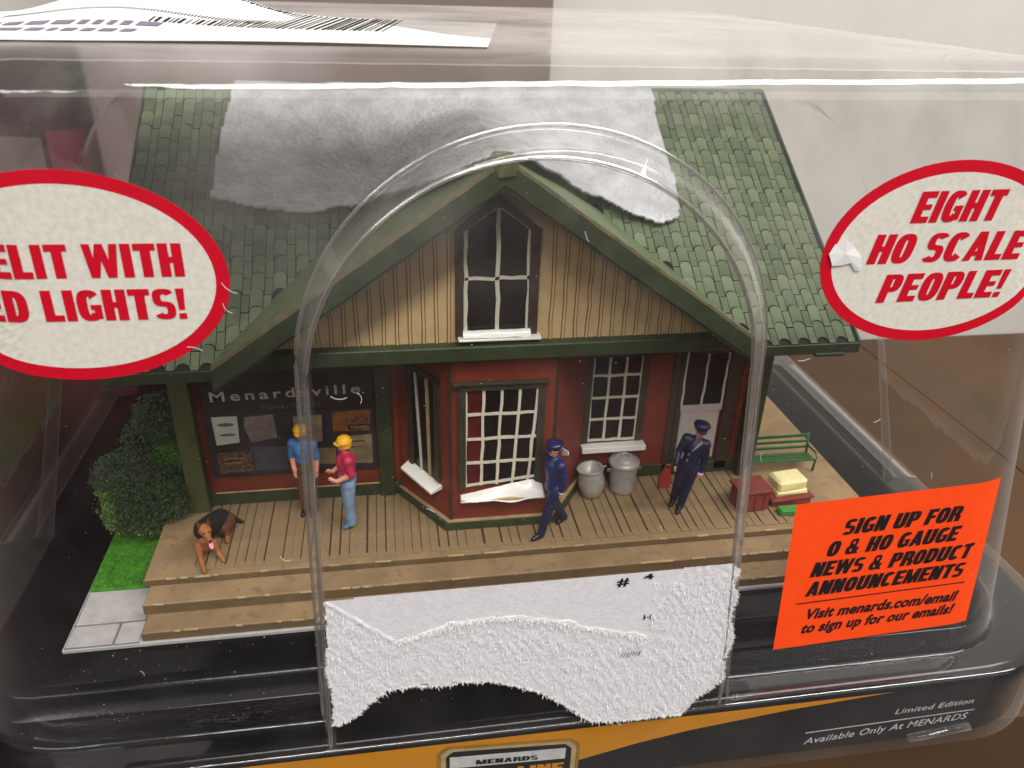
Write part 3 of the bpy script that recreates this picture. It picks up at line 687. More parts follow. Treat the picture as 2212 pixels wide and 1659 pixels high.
def grid_window(x0, x1, z0, z1, y, cols, rows, fw=.12, top=None, red=0, name='window', mw=.052, bow=0):
    w = MB(); w.box(x0 - fw, x0, y - .06, y + .02, z0 - .05, z1 + fw * .6, c=.01, jit=.006); w.box(x1, x1 + fw, y - .06, y + .02, z0 - .05, z1 + fw * .6, c=.01, jit=.006)
    w.box(x0 - fw * .9, x1 + fw * .9, y - .07, y + .02, z1, z1 + fw * .62, c=.01, jit=.006)
    o = w.build(name, M['frame'], st_)
    for i in range(cols):
        for j in range(rows):
            a, b_ = x0 + (x1 - x0) * i / cols, x0 + (x1 - x0) * (i + 1) / cols; c_, d = z0 + (z1 - z0) * j / rows, z0 + (z1 - z0) * (j + 1) / rows
            t = random.uniform(-.006, .006)
            mesh_obj('pane', [(a, y - .004 + t, c_), (b_, y - .004 - t, c_), (b_, y - .004, d), (a, y - .004 + t, d)], [(0, 1, 2, 3)], M['redpane'] if i < red else M['pane'], o)
    for i in range(cols + 1):
        q = MB(); xx = x0 + (x1 - x0) * i / cols
        bar(q, xx - bow * (i / cols), z0, xx, z1, mw * (1.0 if 0 < i < cols else 1.1), y - .03, .012); q.build('muntin', M['white'], o)
    for j in range(rows + 1):
        q = MB(); zz = z0 + (z1 - z0) * j / rows
        bar(q, x0, zz, x1, zz + (bow if j == 0 else 0), mw, y - .032, .008); q.build('muntin', M['white'], o)
    return o
w1 = grid_window(1.23, 2.52, .98, 3.00, FB - .02, 4, 4, .13, red=1, bow=.13)
MB().box(1.0, 2.72, FB - .13, FB - .02, 3.10, 3.16, c=.01, jit=.008).build('head_board', M['frame'], w1)
MB().box(1.12, 2.72, FB - .24, FB - .02, .72, .78, c=.012, jit=.012).build('sill', M['tanedge'], w1)
# thick drooping white paint on the sill
V = []; Fc = []; nu = 24; nv = 8
for j in range(nv + 1):
    for i in range(nu + 1):
        u, v = i / nu, j / nv; X = 1.14 + u * 1.54
        top = .80 + .30 * u * (1 if u < .86 else (1 - (u - .86) * 4.0)) ; bot = .76 - (.07 * math.exp(-((u - .62) / .14) ** 2))
        Z = bot + (top - bot) * v; Y = FB - .26 + .20 * v ** .8 - .04 * math.sin(v * 3.1) * (1 + .6 * math.sin(u * 9)) 
        V.append((X, Y, Z + .01 * mn.noise(Vector((u * 9, v * 4, 0)))))
Fc = [(j * (nu + 1) + i, j * (nu + 1) + i + 1, (j + 1) * (nu + 1) + i + 1, (j + 1) * (nu + 1) + i) for j in range(nv) for i in range(nu)]
mesh_obj('sill_paint', V, Fc, M['sillwhite'], w1, True)
w2 = grid_window(3.86, 4.86, 1.00, 2.98, YW - .02, 3, 4, .13)
MB().box(3.72, 5.06, YW - .24, YW - .02, .80, .93, c=.015, jit=.006).build('sill', M['sillwhite'], w2)
# gable window
GW = 11.95
gw = MB(); gw.box(1.06, 1.20, GW - .07, GW + .02, 4.0, 5.86, c=.01, jit=.006); gw.box(2.28, 2.44, GW - .07, GW + .02, 4.0, 5.86, c=.01, jit=.006)
gw.prism([(1.06, 5.84), (1.20, 5.84), (1.755, 6.24), (2.28, 5.84), (2.44, 5.84), (1.755, 6.42)], GW - .075, GW + .02)
w3 = gw.build('window', M['brown'], st_)
for (a, b_, c_, d, e) in ((1.20, 1.755, 4.05, 5.04, None), (1.755, 2.30, 4.05, 5.04, None), (1.20, 1.755, 5.04, 5.84, 6.24), (1.755, 2.30, 5.04, 5.84, 6.24)):
    Pz = [(a, GW - .006, c_), (b_, GW - .006, c_), (b_, GW - .006, (e if e and a < 1.5 else d)), (a, GW - .006, (e if e and a > 1.5 else d))]
    mesh_obj('pane', Pz, [(0, 1, 2, 3)], M['pane'], w3)
for (a, b_, c_, d, w_) in ((1.235, 4.05, 1.235, 5.86, .065), (1.76, 4.05, 1.76, 6.22, .062), (2.27, 4.05, 2.27, 5.86, .055), (1.22, 5.03, 2.29, 5.03, .055), (1.22, 5.84, 1.76, 6.22, .03), (1.76, 6.22, 2.32, 5.82, .035)):
    q = MB(); bar(q, a, b_, c_, d, w_, GW - .035, .016); q.build('muntin', M['white'], w3)
MB().box(1.10, 2.50, GW - .20, GW - .01, 3.98, 4.03, c=.01, jit=.008).build('sill', M['sillwhite'], w3)
V = []
for j in range(5):
    for i in range(19):
        u, v = i / 18, j / 4; V.append((1.18 + u * 1.14, GW - .18 + .14 * v, 4.02 + .02 * (1 - v) + .12 * math.sin(v * 2.2) + .018 * mn.noise(Vector((u * 6, v, 5)))))
mesh_obj('sill_paint', V, [(j * 19 + i, j * 19 + i + 1, (j + 1) * 19 + i + 1, (j + 1) * 19 + i) for j in range(4) for i in range(18)], M['sillwhite'], w3, True)
# angled bay window on the left side (built along the slanted wall)
e0 = Vector((.05, SB, 0)); e1 = Vector((.95, FB, 0)); dirv = (e1 - e0).normalized(); nrm = Vector((dirv.y, -dirv.x, 0)); nrm = nrm if nrm.x < 0 else -nrm
def slant(t, off, z): p = e0 + dirv * t + nrm * off; return (p.x, p.y, z)
Ls = (e1 - e0).length
sw = MB()
for (t0, t1, z0, z1) in ((.38, .50, .95, 3.1), (1.18, 1.30, .95, 3.1), (.38, 1.30, 3.02, 3.12)):
    sw.hexa([slant(t0, 0, z0), slant(t1, 0, z0), slant(t1, .06, z0), slant(t0, .06, z0), slant(t0, 0, z1), slant(t1, 0, z1), slant(t1, .06, z1), slant(t0, .06, z1)])
w4 = sw.build('window', M['frame'], st_)
mesh_obj('pane', [slant(.5, .01, .95), slant(1.18, .01, .95), slant(1.18, .01, 3.02), slant(.5, .01, 3.02)], [(3, 2, 1, 0)], M['pane'], w4)
q = MB(); q.hexa([slant(.72, .01, .95), slant(.76, .01, .95), slant(.76, .04, .95), slant(.72, .04, .95), slant(.60, .01, 3.0), slant(.64, .01, 3.0), slant(.64, .04, 3.0), slant(.60, .04, 3.0)]); q.build('muntin', M['white'], w4)
q = MB(); q.hexa([slant(.96, .01, .95), slant(1.02, .01, .95), slant(1.02, .04, .95), slant(.96, .04, .95), slant(.92, .01, 3.0), slant(.98, .01, 3.0), slant(.98, .04, 3.0), slant(.92, .04, 3.0)]); q.build('muntin', M['tanedge'], w4)
q = MB(); q.hexa([slant(.34, .0, .88), slant(1.32, .0, .78), slant(1.30, .26, .76), slant(.36, .24, .86), slant(.34, .0, .98), slant(1.32, .0, .86), slant(1.30, .26, .80), slant(.36, .24, .90)]); q.build('sill', M['sillwhite'], w4)
# door
dr = MB().box(5.68, 6.66, YW - .04, YW + .01, .12, 2.95, c=.01).build('door', M['frame'], st_)
MB().box(5.79, 6.62, YW - .075, YW - .03, .42, 1.62, c=.015).build('door_panel', M['doorwhite'], dr)
MB().box(5.76, 6.65, YW - .095, YW - .04, 1.58, 1.72, c=.012).build('door_rail', M['doorwhite'], dr)
for a, b_ in ((5.78, 6.18), (6.22, 6.62)): mesh_obj('pane', [(a, YW - .046, 1.72), (b_, YW - .046, 1.72), (b_, YW - .046, 2.9), (a, YW - .046, 2.9)], [(0, 1, 2, 3)], M['pane'], dr)
for a in (5.77, 6.20, 6.63): q = MB(); bar(q, a, 1.7, a, 2.92, .04, YW - .075, .012); q.build('muntin', M['white'], dr)
MB().box(6.70, 6.98, YW - .05, YW, .1, 3.5, c=.01).build('trim_board', M['brown'], st_)
MB().box(5.52, 5.66, YW - .05, YW, .1, 3.5, c=.01).build('trim_board', M['brown'], st_)
# recess: display glass and name board
MB().box(-3.50, -.38, YW - .05, YW, .66, 2.06, c=.01).build('display_glass', M['purple'], st_)
sg = thing('name_board', 'dark maroon name board lettered Menardsville above the posters', 'sign')
MB().box(-3.50, -.38, YW - .10, YW - .002, 2.08, 2.96, c=.02).build('board', M['sign'], sg)
lettering('Menardsville', (-3.31, 2.36), (-.62, 2.40), .20, lambda x, z: YW - .10, M['signlet'], sg, .015, 0, 1.35, .01)
lettering('Menard Mills', (-2.44, 2.15), (-1.36, 2.17), .11, lambda x, z: YW - .10, mat('dim lettering', (92, 86, 82), .6), sg, .0, 0, 1.1, .01)
# posters
def poster(pts, m, label, marks=()):
    o = thing('poster', label, 'poster', 'posters on the display glass')
    n = len(pts); yf = YW - .06
    V = [(x_, yf, z_) for x_, z_ in pts] + [(x_, yf + .008, z_) for x_, z_ in pts]
    mesh_obj('sheet', V, [list(range(n)), list(range(2 * n - 1, n - 1, -1))] + [[i, i + n, (i + 1) % n + n, (i + 1) % n] for i in range(n)], m, o)
    for mk in marks:
        k, args, mm = mk
        if k == 'oval':
            P = ring_pts(*args, n=18); mesh_obj('printed_mark', [(x_, yf - .004, z_) for x_, z_ in P], [list(range(18))], mm, o)
        elif k == 'text': lettering(args[0], args[1], args[2], args[3], lambda x_, z_: yf, mm, o, .03, off=.006)
        else:
            a, b_, c_, d = args; mesh_obj('printed_mark', [(a, yf - .003, c_), (b_, yf - .003, c_), (b_, yf - .003, d), (a, yf - .003, d)], [(0, 1, 2, 3)], mm, o)
    return o
pw_ = mat('poster white', (196, 196, 186), .7, .06, 4); pg = mat('poster grey print', (98, 96, 96), .7); ppk = mat('poster pinkish grey', (138, 116, 112), .7, .15, 5, rgb2=(112, 100, 98))
pgr = mat('poster slate', (72, 68, 78), .7, .2, 3); pbe = mat('poster beige', (150, 130, 104), .7, .1, 4, rgb2=(120, 100, 76)); por = mat('poster ochre', (158, 92, 30), .7, .2, 4, rgb2=(96, 56, 28)); pdk = mat('poster dark brown', (60, 36, 26), .7, .3, 12, rgb2=(120, 88, 62))
poster([(-3.34, 1.40), (-2.92, 1.44), (-2.90, 2.01), (-3.36, 2.01)], pw_, 'white poster with two dark oval marks at the left end', [('oval', (-3.12, 1.84, .15, .04), pg), ('oval', (-3.11, 1.62, .15, .03), pg)])
poster([(-2.70, 1.43), (-2.22, 1.50), (-2.25, 2.01), (-2.78, 1.98), (-2.80, 1.75)], ppk, 'pinkish grey poster with curled edges, second from left in the top row')
poster([(-1.90, 1.33), (-1.40, 1.36), (-1.37, 1.95), (-1.90, 1.94)], pbe, 'beige square poster behind the person in the blue shirt', [('rect', (-1.72, -1.55, 1.55, 1.62), por)])
poster([(-1.18, 1.57), (-.48, 1.55), (-.46, 2.01), (-1.18, 1.99)], por, 'ochre poster with dark TURNED lettering at upper right', [('rect', (-1.0, -.52, 1.74, 1.84), pdk), ('rect', (-.90, -.48, 1.58, 1.70), M['sign']), ('text', ('TURNED', (-.86, 1.60), (-.50, 1.60), .07), pbe)])
poster([(-1.02, .84), (-.47, .80), (-.46, 1.46), (-1.02, 1.44)], pbe, 'tall beige poster behind the woman in the pink top', [('rect', (-.88, -.60, 1.30, 1.34), pdk), ('rect', (-.90, -.62, 1.18, 1.21), pdk)])
poster([(-1.53, .85), (-1.18, .83), (-1.16, 1.20), (-1.52, 1.21)], mat('poster khaki', (124, 106, 70), .7, .2, 6), 'small khaki poster between the two shoppers')
poster([(-3.36, .76), (-2.74, .78), (-2.72, 1.25), (-3.36, 1.23)], pdk, 'dark brown poster with pale lines at lower left', [('rect', (-3.26, -2.86, 1.08, 1.10), pbe), ('rect', (-3.26, -2.90, .98, 1.0), pbe), ('rect', (-3.34, -2.80, .79, .81), pg)])
poster([(-2.70, .78), (-2.08, .78), (-2.06, 1.30), (-2.72, 1.34)], pgr, 'dull slate coloured poster under the pinkish one')
# gable
GC = 1.72; GZ = 7.10; GS = .694; MZ = 3.93; MS = .645; EY = 11.3; RY = 16.6
def gz(x): return GZ - GS * abs(x - GC)
def mz(y): return MZ + MS * (y - EY)
MB().prism([(GC - 3.9, 3.75), (GC + 3.9, 3.75), (GC + 3.9, gz(GC + 3.9) - .25), (GC, GZ - .25), (GC - 3.9, gz(GC - 3.9) - .25)], GW, GW + 1.4).build('gable_wall', M['cream'], st_)
xb = GC - 3.55
while xb < GC + 3.6:
    zt_ = gz(xb) - .3
    if not (1.02 < xb < 2.48) and zt_ > 4.0:
        q = MB(); n = 6; amp = .012; jl = wob(n + 1, amp)
        for (o0, o1, yy, mi) in ((-.034, .034, GW - .010, 1), (-.018, .018, GW - .022, 0)):
            V = []; 
            for k in range(n + 1):
                z_ = 3.86 + (zt_ - 3.86) * k / n; V += [(xb + o0 + jl[k], yy, z_), (xb + o1 + jl[k], yy, z_), (xb + o1 + jl[k], GW + .01, z_), (xb + o0 + jl[k], GW + .01, z_)]
            Fc = [(4 * k + a, 4 * k + (a + 1) % 4, 4 * k + 4 + (a + 1) % 4, 4 * k + 4 + a) for k in range(n) for a in (0, 1, 3)]
            Fc = [f if True else f for f in Fc]; q.add(V, Fc, mi)
        q.build('batten', [M['cream'], M['stripe']], st_)
    xb += .215
# lintel and eaves beams
MB().box(-2.55, 5.95, 11.72, 12.1, 3.64, 3.91, c=.02, jit=.006).build('lintel', M['green'], st_)
MB().box(-4.2, 7.7, 12.1, 13.25, 3.60, 3.74, c=.01).build('soffit', M['brown'], st_)
MB().box(6.0, 8.0, 11.4, 13.25, 3.66, 3.72, c=.01).build('soffit', M['brown'], st_)
MB().box(-4.3, -2.56, 11.4, 13.25, 3.66, 3.72, c=.01).build('soffit', M['brown'], st_)
MB().box(-3.98, 7.5, 12.9, 13.24, 3.0, 3.62, c=.02).build('header_beam', M['brown'], st_)
# main roof slabs
XL, XR = -4.36, 8.06
rf = MB()
def slope(x0, x1, ya, za, yb, zb, t): rf.hexa([(x0, ya, za - t), (x1, ya, za - t), (x1, yb, zb - t), (x0, yb, zb - t), (x0, ya, za), (x1, ya, za), (x1, yb, zb), (x0, yb, zb)])
xn0, xn1 = GC - 4.30, GC + 4.30; yv = EY + (GZ - MZ) / MS - .05
Pn = [(XL, EY), (xn0, EY), (xn0, EY + .2), (GC, yv), (xn1, EY + .2), (xn1, EY), (XR, EY), (XR, RY), (XL, RY)]
for poly in ([(XL, EY), (xn0, EY), (xn0, EY + .25), (GC, yv), (GC, RY), (XL, RY)], [(xn1, EY), (XR, EY), (XR, RY), (GC, RY), (GC, yv), (xn1, EY + .25)]):
    k_ = len(poly); rf.add([(a, b_, mz(b_) - .03) for a, b_ in poly] + [(a, b_, mz(b_) - .19) for a, b_ in poly], [list(range(k_)), list(range(2 * k_ - 1, k_ - 1, -1))] + [[i, i + k_, (i + 1) % k_ + k_, (i + 1) % k_] for i in range(k_)])
slope(XL, XR, RY, mz(RY) - .03, 2 * RY - EY, MZ - .03, .16)
roof = rf.build('roof', M['joint'], st_)
for xa, xb_ in ((XL - .02, GC - 4.32), (GC + 4.32, XR + .02)): MB().box(xa, xb_, EY - .03, EY + .04, MZ - .22, MZ - .03, c=.01).build('fascia_board', M['green'], roof)
MB().box(XR - .8, XR - .25, EY - .05, EY + .05, MZ - .27, MZ - .2, c=.01).build('bracket', M['green'], roof)
for xx in (XL - .035, XR - .005):
    MB().hexa([(xx, EY, MZ - .2), (xx + .04, EY, MZ - .2), (xx + .04, RY, mz(RY) - .2), (xx, RY, mz(RY) - .2), (xx, EY, MZ - .01), (xx + .04, EY, MZ - .01), (xx + .04, RY, mz(RY) - .01), (xx, RY, mz(RY) - .01)]).build('rake_board', M['green'], roof)
MB().box(XL, XR, RY - .07, RY + .07, mz(RY) - .08, mz(RY) + .03, c=.03).build('ridge_cap', M['shingle'][0], roof)
# shingles: a wide round-headed tile and a narrow flat one alternate along each course
sl = math.hypot(1, MS); ex = Vector((1, 0, 0)); es = Vector((0, 1 / sl, MS / sl)); en = Vector((0, -MS / sl, 1 / sl))
def tile_mesh(w, L, round_, drop, name, m):
    n = 6; g = .024; h = .020
    arc = [(w / 2 * math.cos(math.pi * k / n), (.42 * w * math.sin(math.pi * k / n) if round_ else 0)) for k in range(n + 1)] if round_ else [(w / 2, 0), (-w / 2, 0)]
    pts = [(a, b_ + g / 2 - drop) for a, b_ in arc[::-1]] + [(a, b_ + L - g / 2 - drop) for a, b_ in arc]
    V = [ex * a + es * b_ + en * (h + (.010 if b_ > L * .5 else 0)) for a, b_ in pts] + [ex * a + es * b_ - en * .02 for a, b_ in pts]
    k = len(pts); q = len(arc); top = [(i, i + 1, k - 2 - i, k - 1 - i) for i in range(q - 1)]
    Fc = top + [[i, i + k, (i + 1) % k + k, (i + 1) % k] for i in range(k)]
    me = bpy.data.meshes.new(name); me.from_pydata([tuple(v) for v in V], [], Fc); me.materials.append(m); me.update(); return me
CW, CL = .352, .345
wide = [tile_mesh(.202, CL + .0, True, 0, 'shingle', q) for q in M['shingle']]; nar = [tile_mesh(.122, CL + .0, False, .04, 'shingle', q) for q in M['shingle']]
cands = []
Ltot = (RY - EY) * sl; ncourse = int(Ltot / CL)
for r_ in range(ncourse):
    s0 = r_ * CL + .02
    for c_ in range(int((XR - XL) / CW)):
        for (kind, off) in ((0, .105), (1, .105 + .176)):
            X = XL + .02 + c_ * CW + off + .01 * math.sin(r_ * 1.7); yy = EY + s0 / sl; zz = mz(yy)
            Xc = X; yc = EY + (s0 + CL) / sl
            # keep where the main roof is above the cross gable
            if gz(X) > mz(yc) - .02: continue
            vis = 0
            front = (yy - EY)
            foam = (-2.9 < X < 5.3) and yy > 13.9
            score = (0 if foam else 10) - front * .6 + (1 if X > 5 or X < -1.5 else 0) - (6 if (X < -2.0 and yy < 14.2) else 0)
            cands.append((score, kind, X, yy, zz, s0))
cands.sort(key=lambda t: -t[0])
stuff = MB()
for i, (sc, kind, X, yy, zz, s0) in enumerate(cands):
    me_ = (nar if kind else wide)[random.choice((0, 0, 1, 2, 3))]
    lift = random.uniform(-.004, .005)
    if i < 300:
        o = bpy.data.objects.new('shingle', me_); COL.objects.link(o); o.parent = roof; o.location = (X, yy, zz - .03 + lift + .012); o.rotation_euler = (0, 0, random.uniform(-.02, .02))
    else:
        mi = M['shingle'].index(me_.materials[0])
        stuff.add([(v.co.x + X, v.co.y + yy, v.co.z + zz - .018 + lift) for v in me_.vertices], [tuple(p.vertices) for p in me_.polygons], mi)
o = stuff.build('shingle_field', M['shingle'], roof); o['kind'] = 'stuff'
# cross gable roof: two flat painted slopes with thick barge boards
FY = 11.08
def gslope(sg, m):
    xe = GC + sg * 4.38
    ze = gz(xe); yv_e = EY + (ze - MZ) / MS + .1; yv_r = min(RY, EY + (GZ - MZ) / MS)
    V = [(GC, FY, GZ), (xe, FY, ze), (xe, max(yv_e, FY + .3), ze), (GC, yv_r + .1, GZ)]
    t = .13; V2 = [(a, b_, c_ - t) for a, b_, c_ in V]
    Fc = [(0, 1, 2, 3), (7, 6, 5, 4), (0, 4, 5, 1), (1, 5, 6, 2), (2, 6, 7, 3), (3, 7, 4, 0)]
    if sg < 0: Fc = [f[::-1] for f in Fc]
    return mesh_obj('gable_roof', V + V2, Fc, m, st_)
gR = gslope(1, M['gablegrey']); gL = gslope(-1, M['gablegrey'])
def barge(sg, d0, d1, y0, y1, m, name='barge_board', jit=.012):
    n = 22; V = []
    for k in range(n + 1):
        X = GC + sg * 4.42 * k / n; z1_ = gz(X) + d1 + random.uniform(-jit, jit); z0_ = gz(X) + d0 + random.uniform(-jit, jit)
        V += [(X, y0, z0_), (X, y0, z1_), (X, y1, z1_), (X, y1, z0_)]
    Fc = [(4 * k + a, 4 * k + (a + 1) % 4, 4 * k + 4 + (a + 1) % 4, 4 * k + 4 + a) for k in range(n) for a in range(4)] + [(3, 2, 1, 0), (4 * n, 4 * n + 1, 4 * n + 2, 4 * n + 3)]
    return mesh_obj(name, V, Fc, m, st_)
M['bargetop'] = mat('grey brown board top', (120, 112, 84), .6, .2, 5, .4, 30, rgb2=(92, 92, 66))
for sg_ in (1, -1):
    barge(sg_, -.34, -.02, FY - .09, FY + .06, M['green'])
    barge(sg_, -.02, .045, FY - .07, FY + .16, M['bargetop'], 'barge_cap', .008)
    barge(sg_, -.40, -.30, FY - .05, FY + .02, M['green'], 'barge_moulding', .008)
    barge(sg_, .0, .02, FY + .17, FY + .20, M['cartondark'], 'barge_seam', .006)
MB().box(GC - .20, GC + .20, FY - .12, FY + .35, GZ - .28, GZ + .08, c=.07, jit=.03).build('ridge_knob', M['olive'], st_)

# foam packing sheet draped over the roof
fo = MB(); FO = [(-2.82, 15.9), (-3.0, 13.99), (-2.45, 13.82), (-1.6, 13.7), (-.73, 13.72), (-.2, 13.4), (.35, 12.6), (1.0, 11.6), (1.5, 11.45), (1.9, 11.52), (2.46, 12.18), (3.1, 13.1), (3.91, 13.75), (4.5, 13.45), (4.95, 13.38), (5.38, 13.49), (5.49, 14.26), (5.45, 15.2), (5.65, 17.6), (-2.6, 17.6)]
ok = {}; V = []; Fc = []; st2 = .04; nxx = int(9.2 / st2); nyy = int(7 / st2)
for j in range(nyy):
    for i in range(nxx):
        X = -3.2 + i * st2; Y = 11.2 + j * st2; jj = .05 * mn.noise(Vector((X * 2, Y * 2, 0)))
        if pip(X + jj, Y + jj, FO):
            base = 0
            for (a, b_) in ((0, 0), (.3, 0), (-.3, 0), (0, .3), (0, -.3), (.6, 0), (-.6, 0), (.2, .2), (-.2, .2), (.2, -.2), (-.2, -.2), (.45, .3), (-.45, .3), (.45, -.3), (-.45, -.3)):
                yb_ = Y + b_; base += max(mz(yb_) if yb_ < RY else 2 * mz(RY) - mz(yb_), gz(X + a)) / 15
            base = max(base, max(mz(Y) if Y < RY else 2 * mz(RY) - mz(Y), gz(X)) - .20)
            h = .20 + .05 * mn.noise(Vector((X * 1.3, Y * 1.3, 2))) + .010 * mn.noise(Vector((X * 6, Y * 6, 4))) + .004 * mn.noise(Vector((X * 14, Y * 14, 8)))
            ok[(i, j)] = len(V); V.append((X, Y, base + h))
nv0 = len(V); cells = [k for k in ok if all(t in ok for t in ((k[0] + 1, k[1]), (k[0] + 1, k[1] + 1), (k[0], k[1] + 1)))]
for (i, j) in cells: Fc.append([ok[(i, j)], ok[(i + 1, j)], ok[(i + 1, j + 1)], ok[(i, j + 1)]])
fm = bpy.data.materials.new('white packing foam'); fm.use_nodes = True; b = fm.node_tree.nodes['Principled BSDF']; nt = fm.node_tree
b.inputs['Base Color'].default_value = (.74, .74, .76, 1); b.inputs['Roughness'].default_value = .35; b.inputs['Coat Weight'].default_value = .4; b.inputs['Coat Roughness'].default_value = .15
b.inputs['Subsurface Weight'].default_value = .0
tc = nt.nodes.new('ShaderNodeTexCoord'); vo = nt.nodes.new('ShaderNodeTexVoronoi'); vo.inputs['Scale'].default_value = 11; nt.links.new(tc.outputs['Object'], vo.inputs['Vector'])
bp = nt.nodes.new('ShaderNodeBump'); bp.inputs['Strength'].default_value = .8; bp.inputs['Distance'].default_value = .03; nt.links.new(vo.outputs['Distance'], bp.inputs['Height']); nt.links.new(bp.outputs['Normal'], b.inputs['Normal'])
rr_ = nt.nodes.new('ShaderNodeValToRGB'); rr_.color_ramp.elements[0].color = (.54, .54, .56, 1); rr_.color_ramp.elements[1].color = (.66, .66, .69, 1); nz3 = nt.nodes.new('ShaderNodeTexNoise'); nz3.inputs['Scale'].default_value = 2.2; nz3.inputs['Detail'].default_value = 3
nt.links.new(tc.outputs['Object'], nz3.inputs['Vector']); nt.links.new(nz3.outputs['Fac'], rr_.inputs['Fac']); nt.links.new(rr_.outputs['Color'], b.inputs['Base Color'])
rr_.color_ramp.elements[0].position = .35; rr_.color_ramp.elements[1].position = .65
ft = nt.nodes.new('ShaderNodeBsdfTransparent'); fx = nt.nodes.new('ShaderNodeMixShader'); fo_ = nt.nodes['Material Output']
fq = nt.nodes.new('ShaderNodeMapRange'); fq.inputs['From Min'].default_value = .35; fq.inputs['From Max'].default_value = .65; fq.inputs['To Min'].default_value = .30; fq.inputs['To Max'].default_value = .20
nt.links.new(nz3.outputs['Fac'], fq.inputs['Value']); nt.links.new(fq.outputs[0], fx.inputs[0]); nt.links.new(b.outputs[0], fx.inputs[1]); nt.links.new(ft.outputs[0], fx.inputs[2]); nt.links.new(fx.outputs[0], fo_.inputs['Surface'])
foam = mesh_obj('foam_sheet', V, Fc, fm, None, True); sm = foam.modifiers.new('thickness', 'SOLIDIFY'); sm.thickness = .05; sm.offset = -.6
tag(foam, 'crinkled white packing foam sheet draped over the middle of the green roof', 'packing foam')

# ================================================================== PLANTS
gr = MB(); 
for i in range(7000):
    X = random.uniform(-5.5, -4.5); Y = 11.62 + 8 * random.random() ** 1.6; h = random.uniform(.03, .10); a = random.uniform(0, 6.28); w = .014
    dx, dy = math.cos(a) * w, math.sin(a) * w; lx, ly = random.gauss(0, .03), random.gauss(0, .03)
    gr.add([(X - dx, Y - dy, -.54), (X + dx, Y + dy, -.54), (X + lx, Y + ly, -.54 + h)], [(0, 1, 2)], random.choice((0, 0, 1)))
gr.box(-5.52, -4.46, 11.58, 21.4, -.55, -.50, c=.01)
o = gr.build('grass', [M['grassm'], mat('turf tips', (98, 168, 30), .9)]); tag(o, 'strip of bright green model turf beside the deck', 'grass', kind='stuff')
bush = thing('bush', 'dark green rounded model bush with light green fringe left of the station', 'bush', loc=(-4.75, 13.3, -.5))
MB().tube([(0, 0, 0), (.02, 0, .5), (-.05, .05, 1.2)], [.09, .07, .03]).build('stem', M['trunk'], bush)
lf = MB()
blobs = [((-.05, -.1, .90), (.86, .68, .84)), ((.30, .15, 1.75), (.68, .60, .85)), ((-.34, -.15, 1.30), (.58, .5, .55)), ((.35, -.2, .75), (.55, .5, .75)), ((.42, .2, 2.35), (.50, .45, .55)), ((-.38, -.30, .62), (.46, .38, .44)), ((.05, -.35, .42), (.45, .3, .34))]
for i in range(34000):
    (c0, rr2) = random.choice(blobs); v = Vector((random.gauss(0, 1), random.gauss(0, 1), random.gauss(0, 1))).normalized(); f = random.uniform(.72, 1.03) * (1 + .14 * mn.noise(v * 3 + Vector(c0) * 2))
    p = Vector((c0[0] + v.x * rr2[0] * f, c0[1] + v.y * rr2[1] * f, c0[2] + v.z * rr2[2] * f))
    if p.z < .12: continue
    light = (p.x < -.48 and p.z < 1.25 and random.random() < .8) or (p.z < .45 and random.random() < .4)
    s_ = random.uniform(.012, .034); a = [p + Vector((random.gauss(0, 1), random.gauss(0, 1), random.gauss(0, 1))).normalized() * s_ for _ in range(4)]
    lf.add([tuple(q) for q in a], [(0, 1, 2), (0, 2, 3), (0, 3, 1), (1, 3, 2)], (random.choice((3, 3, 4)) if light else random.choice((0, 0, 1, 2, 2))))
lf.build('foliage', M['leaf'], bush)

# ================================================================== PLATFORM OBJECTS
def lidded_can(loc, label):
    t = thing('trash_can', label, 'trash can', 'galvanised trash cans under the window', loc)
    fl = lambda a, z: 1 + (.035 * math.cos(a * 22) if .08 < z < .62 else 0)
    b_ = MB(); b_.lathe([(0, .0), (.235, .0), (.245, .03), (.25, .08), (.265, .3), (.285, .62), (.295, .66), (.305, .68), (.29, .70), (.27, .66)], n=66, wob=fl); b_.build('bin_body', M['metal'], t, True)
    l_ = MB(); l_.lathe([(.315, .66), (.32, .70), (.27, .745), (.20, .765), (.19, .785), (.12, .80), (.0, .815)], n=36); l_.build('lid', M['metal'], t, True)
    h = MB(); h.tube([(-.07, 0, .80), (-.06, 0, .86), (0, 0, .89), (.06, 0, .86), (.07, 0, .80)], .02, 8); h.build('lid_handle', M['metal'], t, True)
    for s_ in (-1, 1):
        h = MB(); h.tube([(s_ * .28, -.05, .56), (s_ * .35, -.05, .55), (s_ * .36, -.03, .50), (s_ * .28, -.03, .48)], .014, 6); h.build('side_handle', M['metal'], t, True)
    return t
lidded_can((4.56, 12.78, .02), 'ribbed grey trash can with its lid on, right of the open one')
t = thing('trash_can', 'bulging open grey trash can without lid, next to the lidded can', 'trash can', 'galvanised trash cans under the window', (3.90, 12.66, .02)); t.rotation_euler = (math.radians(-4), math.radians(-6), 0)
b_ = MB(); b_.lathe([(0, 0), (.17, .0), (.21, .05), (.265, .22), (.275, .38), (.25, .54), (.245, .60), (.275, .63), (.265, .65), (.235, .62), (.21, .45), (0, .4)], n=40, wob=lambda a, z: 1 + .03 * math.cos(3 * a + 4 * z)); b_.build('bin_body', M['metal'], t, True)
h = MB(); h.tube([(.25, 0, .62), (.33, 0, .63), (.34, .02, .60), (.25, .03, .57)], .016, 6); h.build('rim_tab', M['metal'], t, True)
cr = thing('crate', 'red brown wooden crate with overhanging lid on the right of the deck', 'crate', 'red brown crates on the deck', (6.98, 11.95, .02)); cr.rotation_euler = (0, 0, .1)
